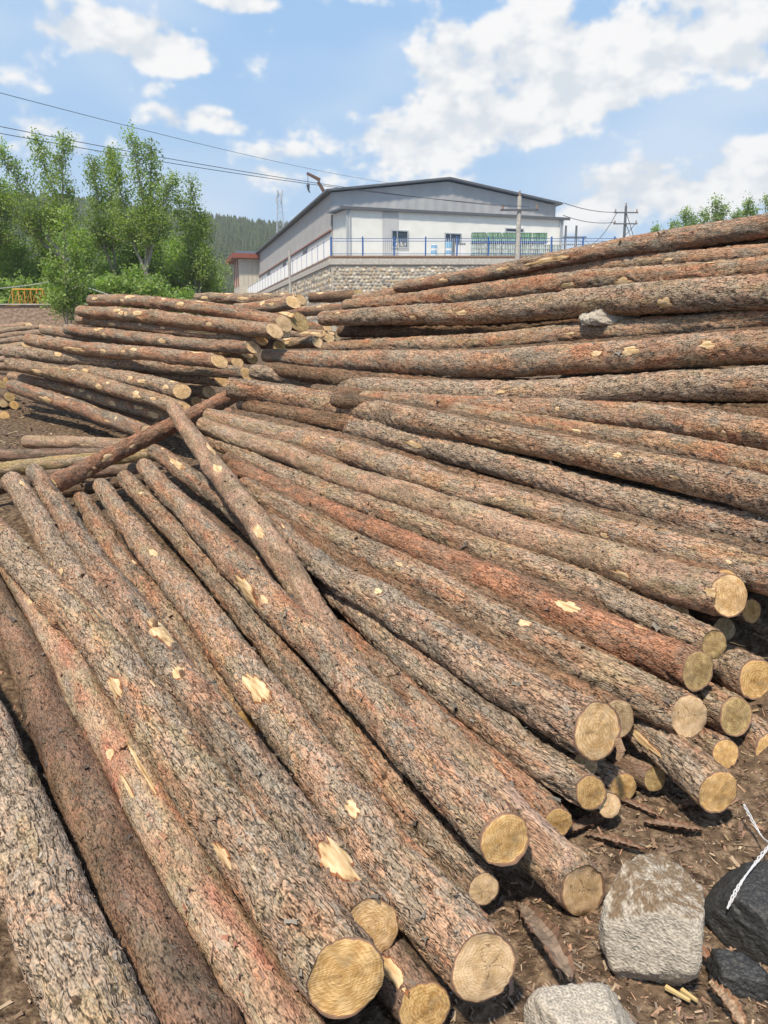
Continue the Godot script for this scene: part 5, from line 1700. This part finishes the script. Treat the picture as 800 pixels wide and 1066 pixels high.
	pine_log("dark pole with a yellow nick at the tips of the fan of logs", "poles lying on the dirt", "d", [Vector4(-2.70,0.555,-6.30,0.043),Vector4(-2.28,0.589,-6.61,0.049),Vector4(-2.07,0.596,-6.82,0.051)], [Vector4(0.151,5.76,0.031,0.021)])
	pine_log("thin pole under the diagonal one, at the frame's left border", "poles lying on the dirt", "d", [Vector4(-3.34,0.568,-6.27,0.051),Vector4(-3.05,0.591,-6.70,0.050),Vector4(-2.75,0.607,-7.02,0.047)], [])
	pine_log("thin grey pole on top of the distant low pile", "thin poles of the distant pile", "p", [Vector4(-7.77,1.944,-14.88,0.048),Vector4(-6.21,2.091,-14.40,0.047)], [])
	pine_log("second thin pole of the distant low pile", "thin poles of the distant pile", "p", [Vector4(-7.61,1.854,-14.55,0.052),Vector4(-6.09,1.985,-14.17,0.055)], [])
	pine_log("third thin pole of the distant low pile, reaching the far stack", "thin poles of the distant pile", "p", [Vector4(-7.51,1.767,-14.33,0.056),Vector4(-6.24,1.866,-13.94,0.054)], [])
	pine_log("fourth thin pole down in the distant low pile", "thin poles of the distant pile", "w", [Vector4(-7.35,1.650,-13.99,0.055),Vector4(-6.22,1.766,-13.71,0.054)], [])
	pine_log("fifth pole down in the distant low pile", "thin poles of the distant pile", "p", [Vector4(-7.13,1.555,-13.56,0.053),Vector4(-6.27,1.654,-13.38,0.052)], [])
	pine_log("sixth pole down in the distant low pile", "thin poles of the distant pile", "w", [Vector4(-6.97,1.449,-13.23,0.052),Vector4(-6.16,1.547,-13.05,0.051)], [])
	pine_log("lowest long pole of the distant low pile, above small yellow ends", "thin poles of the distant pile", "w", [Vector4(-6.76,1.351,-12.80,0.055),Vector4(-6.00,1.448,-12.62,0.058)], [])
	pine_log("thin pole raised at the back of the distant low pile near the stake", "thin poles of the distant pile", "w", [Vector4(-7.94,2.021,-15.20,0.049),Vector4(-6.64,2.136,-14.81,0.048)], [])
	pine_log("small yellow-ended pole at the border, upper one of the pair", "small pole ends at the border", "d", [Vector4(-6.28,1.422,-11.39,0.045),Vector4(-5.15,1.243,-10.53,0.056)], [])
	pine_log("small pole with a brownish end, right beside the upper pair", "small pole ends at the border", "d", [Vector4(-6.20,1.475,-11.50,0.045),Vector4(-5.13,1.289,-10.64,0.049)], [])
	pine_log("pole with a dull orange end in the middle of the small group", "small pole ends at the border", "d", [Vector4(-5.96,1.247,-11.00,0.051),Vector4(-4.93,1.095,-10.23,0.061)], [])
	pine_log("small yellow-ended pole at the frame border, lower row", "small pole ends at the border", "d", [Vector4(-6.10,1.193,-11.00,0.051),Vector4(-5.01,1.009,-10.20,0.054)], [])
	pine_log("pole with the brightest yellow end of the small group", "small pole ends at the border", "d", [Vector4(-5.82,1.142,-10.97,0.051),Vector4(-4.88,0.982,-10.23,0.054)], [])
	pine_log("pole with a grey end lowest of the small group, on the dirt", "small pole ends at the border", "w", [Vector4(-5.77,1.015,-10.47,0.049),Vector4(-4.80,0.882,-9.79,0.052)], [])
	pine_log("inner log tinted dark for shade, glimpsed in the gaps of the right pile", "inner logs of the right pile", "i", [Vector4(-0.72,0.500,-5.17,0.047),Vector4(-0.07,0.305,-3.96,0.065),Vector4(0.52,0.284,-2.82,0.059),Vector4(0.74,0.236,-2.58,0.057)], [])
	pine_log("inner log tinted dark for shade, glimpsed in the gaps of the right pile", "inner logs of the right pile", "i", [Vector4(-0.84,0.594,-5.39,0.047),Vector4(-0.10,0.475,-4.18,0.069),Vector4(0.57,0.403,-3.11,0.077),Vector4(0.90,0.356,-2.72,0.077)], [])
	pine_log("inner log tinted dark for shade, glimpsed in the gaps of the right pile", "inner logs of the right pile", "i", [Vector4(-1.07,0.697,-5.94,0.057),Vector4(-0.20,0.566,-4.73,0.064),Vector4(0.58,0.467,-3.61,0.076),Vector4(1.13,0.352,-2.99,0.077)], [])
	pine_log("inner log tinted dark for shade, glimpsed in the gaps of the right pile", "inner logs of the right pile", "i", [Vector4(-1.33,0.815,-6.49,0.057),Vector4(-0.43,0.639,-5.37,0.064),Vector4(0.70,0.535,-3.89,0.068),Vector4(1.23,0.438,-3.16,0.061)], [])
	pine_log("inner log tinted dark for shade, glimpsed in the gaps of the right pile", "inner logs of the right pile", "i", [Vector4(-1.49,0.903,-6.84,0.057),Vector4(-0.52,0.700,-5.80,0.071),Vector4(0.82,0.599,-4.04,0.068),Vector4(1.32,0.565,-3.28,0.061)], [])
	pine_log("inner log tinted dark for shade, glimpsed in the gaps of the right pile", "inner logs of the right pile", "i", [Vector4(-1.51,1.032,-6.92,0.057),Vector4(-0.35,0.837,-5.83,0.072),Vector4(0.87,0.707,-4.25,0.072),Vector4(1.46,0.742,-3.16,0.071)], [])
	pine_log("inner log tinted dark for shade, glimpsed in the gaps of the right pile", "inner logs of the right pile", "i", [Vector4(-1.39,1.114,-7.19,0.064),Vector4(-0.16,0.955,-6.01,0.085),Vector4(1.15,0.789,-4.33,0.072),Vector4(1.69,0.842,-3.09,0.071)], [])
	pine_log("inner log tinted dark for shade, glimpsed in the gaps of the right pile", "inner logs of the right pile", "i", [Vector4(-1.29,1.187,-7.35,0.064),Vector4(-0.01,1.081,-6.10,0.085),Vector4(1.34,0.905,-4.39,0.076),Vector4(1.79,0.912,-3.20,0.076)], [])
	pine_log("inner log tinted dark for shade, glimpsed in the gaps of the right pile", "inner logs of the right pile", "i", [Vector4(-0.41,1.317,-6.50,0.057),Vector4(0.73,1.203,-5.35,0.062),Vector4(1.57,1.105,-4.16,0.064),Vector4(1.85,1.106,-3.24,0.063)], [])
	pine_log("inner log tinted dark for shade, glimpsed in the gaps of the right pile", "inner logs of the right pile", "i", [Vector4(0.26,1.229,-6.28,0.057),Vector4(1.29,1.193,-5.07,0.062),Vector4(1.84,1.179,-4.15,0.064),Vector4(2.03,1.181,-3.44,0.063)], [])
	pine_log("inner log tinted dark for shade, glimpsed in the gaps of the right pile", "inner logs of the right pile", "i", [Vector4(-0.67,1.327,-7.53,0.064),Vector4(0.73,1.268,-5.97,0.075),Vector4(1.76,1.326,-4.70,0.078),Vector4(2.13,1.361,-3.78,0.075)], [])
	pine_log("inner log tinted dark for shade, glimpsed in the gaps of the right pile", "inner logs of the right pile", "i", [Vector4(-1.23,1.508,-8.38,0.064),Vector4(0.30,1.409,-6.72,0.090),Vector4(1.73,1.458,-5.13,0.087),Vector4(2.24,1.558,-4.08,0.083)], [])
	pine_log("inner log tinted dark for shade, glimpsed in the gaps of the right pile", "inner logs of the right pile", "i", [Vector4(-0.88,1.651,-8.59,0.055),Vector4(0.56,1.653,-6.80,0.073),Vector4(1.83,1.750,-5.26,0.071),Vector4(2.33,1.811,-4.28,0.063)], [])
	pine_log("inner log tinted dark for shade, glimpsed in the gaps of the right pile", "inner logs of the right pile", "i", [Vector4(-0.48,1.771,-8.97,0.054),Vector4(0.78,1.795,-7.23,0.068),Vector4(1.83,1.863,-5.92,0.069),Vector4(2.42,1.906,-4.89,0.062)], [])
	pine_log("inner log tinted dark for shade, glimpsed in the gaps of the right pile", "inner logs of the right pile", "i", [Vector4(-0.48,1.918,-8.94,0.063),Vector4(0.80,1.899,-7.30,0.068),Vector4(1.83,1.929,-5.92,0.069),Vector4(2.41,1.951,-4.88,0.062)], [])
	pine_log("inner log tinted dark for shade, glimpsed in the gaps of the right pile", "inner logs of the right pile", "i", [Vector4(-0.46,2.072,-8.75,0.061),Vector4(0.70,2.052,-7.39,0.085),Vector4(1.93,2.111,-5.65,0.076),Vector4(2.46,2.100,-4.59,0.070)], [])
	pine_log("inner log tinted dark for shade, glimpsed in the gaps of the right pile", "inner logs of the right pile", "i", [Vector4(-0.29,2.195,-9.08,0.056),Vector4(0.75,2.251,-7.94,0.071),Vector4(2.07,2.263,-6.06,0.065),Vector4(2.64,2.233,-4.94,0.063)], [])
	pine_log("inner log tinted dark for shade, glimpsed in the gaps of the right pile", "inner logs of the right pile", "i", [Vector4(0.63,2.314,-8.39,0.049),Vector4(1.51,2.392,-7.40,0.059),Vector4(2.43,2.387,-6.10,0.061),Vector4(2.86,2.355,-5.20,0.060)], [])
	pine_log("inner log tinted dark for shade, glimpsed in the gaps of the right pile", "inner logs of the right pile", "i", [Vector4(0.87,2.353,-8.09,0.049),Vector4(1.63,2.409,-7.13,0.059),Vector4(2.34,2.448,-6.21,0.061),Vector4(2.87,2.444,-5.28,0.060)], [])

# ------------------------------------------------------------------ stones and litter

# a boulder: a ball cut by planes (normal, distance), then roughened
func boulder(radius: Vector3, planes: Array, rough: float, s: float, soft: float, dirt := false, detail := 72) -> ArrayMesh:
	var pos := PackedVector3Array()
	var col := PackedColorArray()
	var rows := detail * 2 / 3
	for j in rows + 1:
		var v := PI * j / rows
		for i in detail + 1:
			var a := TAU * (i % detail) / detail
			var d := Vector3(sin(v) * cos(a), cos(v), sin(v) * sin(a))
			var r := 1.25
			var top := false
			for p in planes:
				var n: Vector3 = p[0]
				var k := d.dot(n.normalized())
				if k > 0.02:
					var q: float = p[1] / k
					if q < r + soft:
						var h := clampf(0.5 + 0.5 * (r - q) / soft, 0.0, 1.0)
						if h > 0.5:
							top = n.y > 0.7
						r = lerpf(r, q, h) - soft * h * (1.0 - h)
			r *= 1.0 + rough * low_noise.get_noise_3d(d.x * 2.6 + s, d.y * 2.6, d.z * 2.6) + rough * 0.45 * low_noise.get_noise_3d(d.x * 9.0 + s, d.y * 9.0, d.z * 9.0)
			r += rough * 0.25 * low_noise.get_noise_3d(d.x * 26.0, d.y * 26.0 + s, d.z * 26.0)
			pos.append(d * r * radius)
			var c := Color(1, 1, 1) * (1.0 + 0.35 * low_noise.get_noise_3d(d.x * 5.0, d.y * 5.0 + s, d.z * 5.0))
			if dirt and top:
				c = c.lerp(Color(0.40, 0.31, 0.23), clampf(0.85 + 1.4 * low_noise.get_noise_3d(d.x * 4.0 + 9.0, d.y * 4.0, d.z * 4.0) + 1.2 * low_noise.get_noise_3d(d.x * 30.0, d.y * 30.0, d.z * 30.0), 0.0, 1.0))
			col.append(c)
	var idx := PackedInt32Array()
	var w := detail + 1
	for j in rows:
		for i in detail:
			var a := j * w + i
			idx.append_array([a, a + 1, a + w, a + 1, a + w + 1, a + w])
	var st := SurfaceTool.new()
	st.begin(Mesh.PRIMITIVE_TRIANGLES)
	for k in pos.size():
		st.set_color(col[k])
		st.set_smooth_group(0)
		st.add_vertex(pos[k])
	for k in idx:
		st.add_index(k)
	st.generate_normals()
	return st.commit()


func stone(called: String, label: String, mesh: ArrayMesh, mat: Material, at: Vector3, turn: float, group := "") -> void:
	var o := MeshInstance3D.new()
	o.name = numbered(called)
	o.mesh = mesh
	o.material_override = mat
	o.position = at
	o.rotation.y = turn
	o.set_meta("label", label)
	o.set_meta("category", "rock")
	if group != "":
		o.set_meta("group", group)
	add_child(o)


func make_stones() -> void:
	var g := "rocks lying on the yard"
	stone("rock", "big pale grey block of rock with dirt on its flat top",
		boulder(Vector3(0.132, 0.168, 0.13), [[Vector3(0.12, 1, 0.12), 0.86], [Vector3(-0.75, 0.12, 0.62), 0.86], [Vector3(0.75, 0.0, 0.62), 0.84], [Vector3(-0.3, 0.1, -1), 0.85], [Vector3(1, 0.1, -0.3), 0.9], [Vector3(-0.5, -0.75, 0.75), 0.9], [Vector3(0.4, -0.8, 0.7), 0.95], [Vector3(0, -1, 0), 0.8], [Vector3(-0.6, 0.75, 0.1), 0.98]], 0.05, 4.0, 0.022, true, 120),
		M.rock, Vector3(0.785, 0.122, -1.91), 0.35, g)
	stone("rock", "low grey rock half out of the frame with a bark strip across it",
		boulder(Vector3(0.125, 0.13, 0.12), [[Vector3(0.1, 1, -0.05), 0.72], [Vector3(-1, 0.1, 0.3), 0.82], [Vector3(0.7, 0.65, 0.1), 0.84], [Vector3(0, 0.2, -1), 0.82], [Vector3(0, 0, 1), 0.9]], 0.06, 14.0, 0.05, false, 90),
		M.rock, Vector3(0.505, 0.04, -1.62), 0.2, g)
	stone("rock", "small grey stone under the golden cut end",
		boulder(Vector3(0.06, 0.05, 0.05), [[Vector3(0, 1, 0.2), 0.8], [Vector3(1, 0.2, 0.3), 0.85]], 0.09, 24.0, 0.05, false, 48),
		M.rock, Vector3(-0.02, 0.03, -1.55), 0.0, g)
	stone("rock", "grey rock lying wedged on the logs of the right pile",
		boulder(Vector3(0.185, 0.1, 0.12), [[Vector3(0.55, 0.8, 0.2), 0.8], [Vector3(-0.8, 0.5, 0.2), 0.85], [Vector3(0, 0.3, 1), 0.85], [Vector3(0.1, 1, -0.2), 0.82], [Vector3(1, -0.1, 0), 0.97], [Vector3(0, -1, 0), 0.7]], 0.11, 34.0, 0.06, false, 84),
		M.rock, Vector3(1.66, 1.965, -5.82), 0.0, g)
	var b := "black lumps beside the big rock"
	stone("black_rock", "big smooth black lump at the frame's border with a white string on it",
		boulder(Vector3(0.14, 0.115, 0.12), [[Vector3(-0.2, 1, 0.1), 0.8], [Vector3(-0.8, 0.1, 0.6), 0.84], [Vector3(-0.7, 0.6, -0.4), 0.9], [Vector3(0.4, 0.3, 1), 0.9], [Vector3(-0.1, 0.55, 0.8), 0.92]], 0.06, 44.0, 0.03, false, 96),
		M.coal, Vector3(1.155, 0.07, -2.03), 0.0, b)
	stone("black_rock", "small black lump in front of the big black one",
		boulder(Vector3(0.072, 0.045, 0.05), [[Vector3(0, 1, 0.2), 0.8], [Vector3(-1, 0.2, 0.4), 0.85], [Vector3(0.5, 0.2, 1), 0.85]], 0.12, 54.0, 0.05, false, 60),
		M.coal, Vector3(0.985, 0.03, -1.83), -0.6, b)


func strip(points: Array, width: float, curl: float, tone: Color, s: int) -> ArrayMesh:
	# a torn length of bark: a curled, ragged, thin sheet with thickness
	var rr := RandomNumberGenerator.new()
	rr.seed = s
	var st := SurfaceTool.new()
	st.begin(Mesh.PRIMITIVE_TRIANGLES)
	st.set_smooth_group(-1)
	var n := 26
	var rows := []
	for k in n + 1:
		var t := float(k) / n
		var f := t * (points.size() - 1)
		var i := mini(points.size() - 2, int(f))
		var p: Vector3 = (points[i] as Vector3).lerp(points[i + 1], f - i)
		var d := ((points[i + 1] as Vector3) - (points[i] as Vector3)).normalized()
		var side := d.cross(Vector3.UP).normalized()
		var up := side.cross(d)
		var wd := width * (0.25 + 0.75 * sin(PI * clampf(t * 0.9 + 0.06, 0, 1))) * rr.randf_range(0.8, 1.15)
		var row := []
		for q in 6:
			var a := (q / 5.0 - 0.5) * 2.0
			row.append(p + side * a * wd * 0.5 + up * (a * a * curl * wd + rr.randf_range(-0.004, 0.004)))
		rows.append(row)
	for k in n:
		for q in 5:
			var g := rr.randf_range(0.5, 1.1)
			st.set_color(Color(tone.r * g, tone.g * g, tone.b * g) if q > 0 and q < 4 else Color(tone.r * g * 0.75, tone.g * g * 0.58, tone.b * g * 0.5))
			quad(st, rows[k][q], rows[k][q + 1], rows[k + 1][q + 1], rows[k + 1][q])
			var dn := Vector3(0, 0.006, 0)
			quad(st, rows[k][q] - dn, rows[k + 1][q] - dn, rows[k + 1][q + 1] - dn, rows[k][q + 1] - dn)
	return done(st)


func lone(called: String, label: String, category: String, mesh: Mesh, mat: Material, at := Vector3.ZERO, group := "") -> void:
	var o := MeshInstance3D.new()
	o.name = numbered(called)
	o.mesh = mesh
	o.material_override = mat
	o.position = at
	o.set_meta("label", label)
	o.set_meta("category", category)
	if group != "":
		o.set_meta("group", group)
	add_child(o)


func make_litter() -> void:
	var bs := "torn strips of bark on the ground"
	lone("bark_strip", "long curled strip of bark leaning from the dirt onto the low grey rock", "bark", strip([Vector3(0, 0.0, 0), Vector3(0.02, 0.03, 0.12), Vector3(0.035, 0.085, 0.26), Vector3(0.06, 0.10, 0.40)], 0.085, 0.22, Color(0.25, 0.185, 0.135), 3), M.chip, Vector3(0.43, 0.03, -2.12), bs)
	lone("bark_strip", "thin splinter of bark standing in the dirt left of the low rock", "bark", strip([Vector3(0, 0, 0), Vector3(0.0, 0.05, 0.03), Vector3(0.01, 0.1, 0.05)], 0.022, 0.3, Color(0.28, 0.19, 0.13), 4), M.chip, Vector3(0.275, 0.0, -1.66), bs)
	lone("bark_strip", "reddish strip of bark between the big rock and the small black lump", "bark", strip([Vector3(0, 0.03, 0), Vector3(0.06, 0.02, 0.06), Vector3(0.11, 0.005, 0.13)], 0.03, 0.2, Color(0.33, 0.2, 0.13), 5), M.chip, Vector3(0.86, 0.01, -1.98), bs)
	lone("bark_strip", "pale torn strip of bark at the lower border under the black lumps", "bark", strip([Vector3(0, 0.04, 0), Vector3(0.03, 0.03, 0.06), Vector3(0.05, 0.0, 0.12)], 0.045, 0.25, Color(0.38, 0.27, 0.18), 6), M.chip, Vector3(0.89, 0.01, -1.79), bs)
	var spots := [[0.93, -2.62, 0.7, 0.26], [1.05, -2.5, 0.2, 0.2], [0.72, -2.5, -0.5, 0.24], [0.82, -2.42, 0.4, 0.2], [1.2, -2.62, -0.2, 0.18], [0.62, -2.4, 0.9, 0.22]]
	for k in spots.size():
		var p: Array = spots[k]
		var d: Vector3 = Vector3(cos(p[2]), 0, sin(p[2])) * float(p[3])
		lone("bark_strip", ["flat brown bark strip behind the log that reaches over the litter", "short bark strip near the litter log's tan end", "brown bark strip under the small low log ends", "narrow bark strip in the middle of the bark litter", "bark strip near the border between the yellow ends", "bark strip beside the smallest round end"][k], "bark",
			strip([-d * 0.5 + Vector3(0, 0.015, 0), Vector3(0, 0.022, 0.01), d * 0.5 + Vector3(0, 0.01, 0)], 0.035 + 0.01 * (k % 3), 0.2, Color(0.25, 0.17, 0.12), 20 + k), M.chip, Vector3(p[0], terrain(p[0], p[1]), p[1]), bs)
	var ws := "pale wood splinters on the ground"
	var bits := [[0.80, -1.775, 0.9, 0.07, "yellow splinter of wood near the lower border right of the low rock"], [0.83, -1.77, 1.1, 0.05, "second yellow splinter lying against the first at the lower border"], [0.31, -1.58, 0.1, 0.04, "pale wood chip left of the low rock at the lower border"], [0.27, -2.2, -0.3, 0.07, "thin pale stick beside the small pale cut end"]]
	for b in bits:
		var st := start()
		var d: Vector3 = Vector3(cos(b[2]), 0, sin(b[2])) * float(b[3])
		bar(st, -d * 0.5, d * 0.5 + Vector3(0, 0.01, 0), 0.008, 0.005, 5)
		st.set_smooth_group(-1)
		lone("wood_splinter", b[4], "wood chip", done(st), plain(Color(0.55, 0.42, 0.2)), Vector3(b[0], terrain(b[0], b[1]) + 0.02, b[1]), ws)
	# splinter hanging from the biggest butt of the right pile
	# twisted white string
	var path := [Vector3(1.30, 0.13, -2.50), Vector3(1.325, 0.07, -2.42), Vector3(1.305, 0.10, -2.32), Vector3(1.245, 0.185, -2.2), Vector3(1.15, 0.19, -2.10), Vector3(1.07, 0.165, -2.03), Vector3(1.02, 0.115, -1.99)]
	var st := start()
	var n := 90
	for strand in 3:
		var prev := Vector3.ZERO
		for k in n + 1:
			var t := float(k) / n
			var f := t * (path.size() - 1)
			var i := mini(path.size() - 2, int(f))
			var p: Vector3 = (path[i] as Vector3).cubic_interpolate(path[i + 1], path[maxi(0, i - 1)], path[mini(path.size() - 1, i + 2)], f - i)
			var a := t * 60.0 + strand * TAU / 3
			var d: Vector3 = ((path[i + 1] as Vector3) - (path[i] as Vector3)).normalized()
			var side: Vector3 = d.cross(Vector3.UP).normalized()
			p += (side * cos(a) + side.cross(d) * sin(a)) * 0.0026 * (1.0 + 0.7 * sin(t * 23.0))
			if k:
				bar(st, prev, p, 0.0019, 0.0019, 5)
			prev = p
	lone("string", "twisted white plastic string trailing over the litter onto the black lump", "string", done(st), M.rope)
	# loose chips of bark and wood
	var rr := RandomNumberGenerator.new()
	rr.seed = 515
	var xf := []
	var cols := []
	var tones := [Color(0.20, 0.135, 0.09), Color(0.28, 0.18, 0.12), Color(0.13, 0.09, 0.065), Color(0.36, 0.22, 0.15), Color(0.40, 0.31, 0.22), Color(0.25, 0.2, 0.16), Color(0.17, 0.11, 0.08), Color(0.36, 0.27, 0.16)]
	var zones := [[0.15, 1.7, 1.5, 3.0, 11000, 0.62], [0.1, 2.2, 1.35, 3.4, 2600, 1.0], [-2.6, 0.3, 1.2, 5.2, 4200, 0.9], [-8.5, -1.2, 7.2, 12.0, 5200, 1.9], [1.2, 3.2, 1.2, 2.6, 900, 1.1]]
	for zn in zones:
		for k in int(zn[4]):
			var x := rr.randf_range(zn[0], zn[1])
			var z := -rr.randf_range(zn[2], zn[3])
			var big := pow(rr.randf(), 3.0)
			var size := (0.006 + 0.028 * big) * float(zn[5])
			var h := terrain(x, z) + ground_noise.get_noise_2d(x * 3.5, z * 3.5) * 0.028 + ground_noise.get_noise_2d(x * 0.6, z * 0.6) * 0.05 + ground_noise.get_noise_2d(x * 16.0, z * 16.0) * 0.012
			xf.append(turned(rr.randf() * TAU, rr.randf_range(-0.5, 0.5), rr.randf_range(-0.6, 0.6), Vector3(size * rr.randf_range(0.8, 2.4), size * 0.8, size * rr.randf_range(0.3, 0.9)), Vector3(x, h + size * 0.15, z)))
			cols.append((tones[rr.randi() % 8] as Color) * rr.randf_range(0.7, 1.25))
	var chips := many("bark_litter", flake_mesh, M.chip, xf, cols, self)
	chips.set_meta("label", "brown litter of small bark chips scattered over the dirt between logs")
	chips.set_meta("category", "litter")
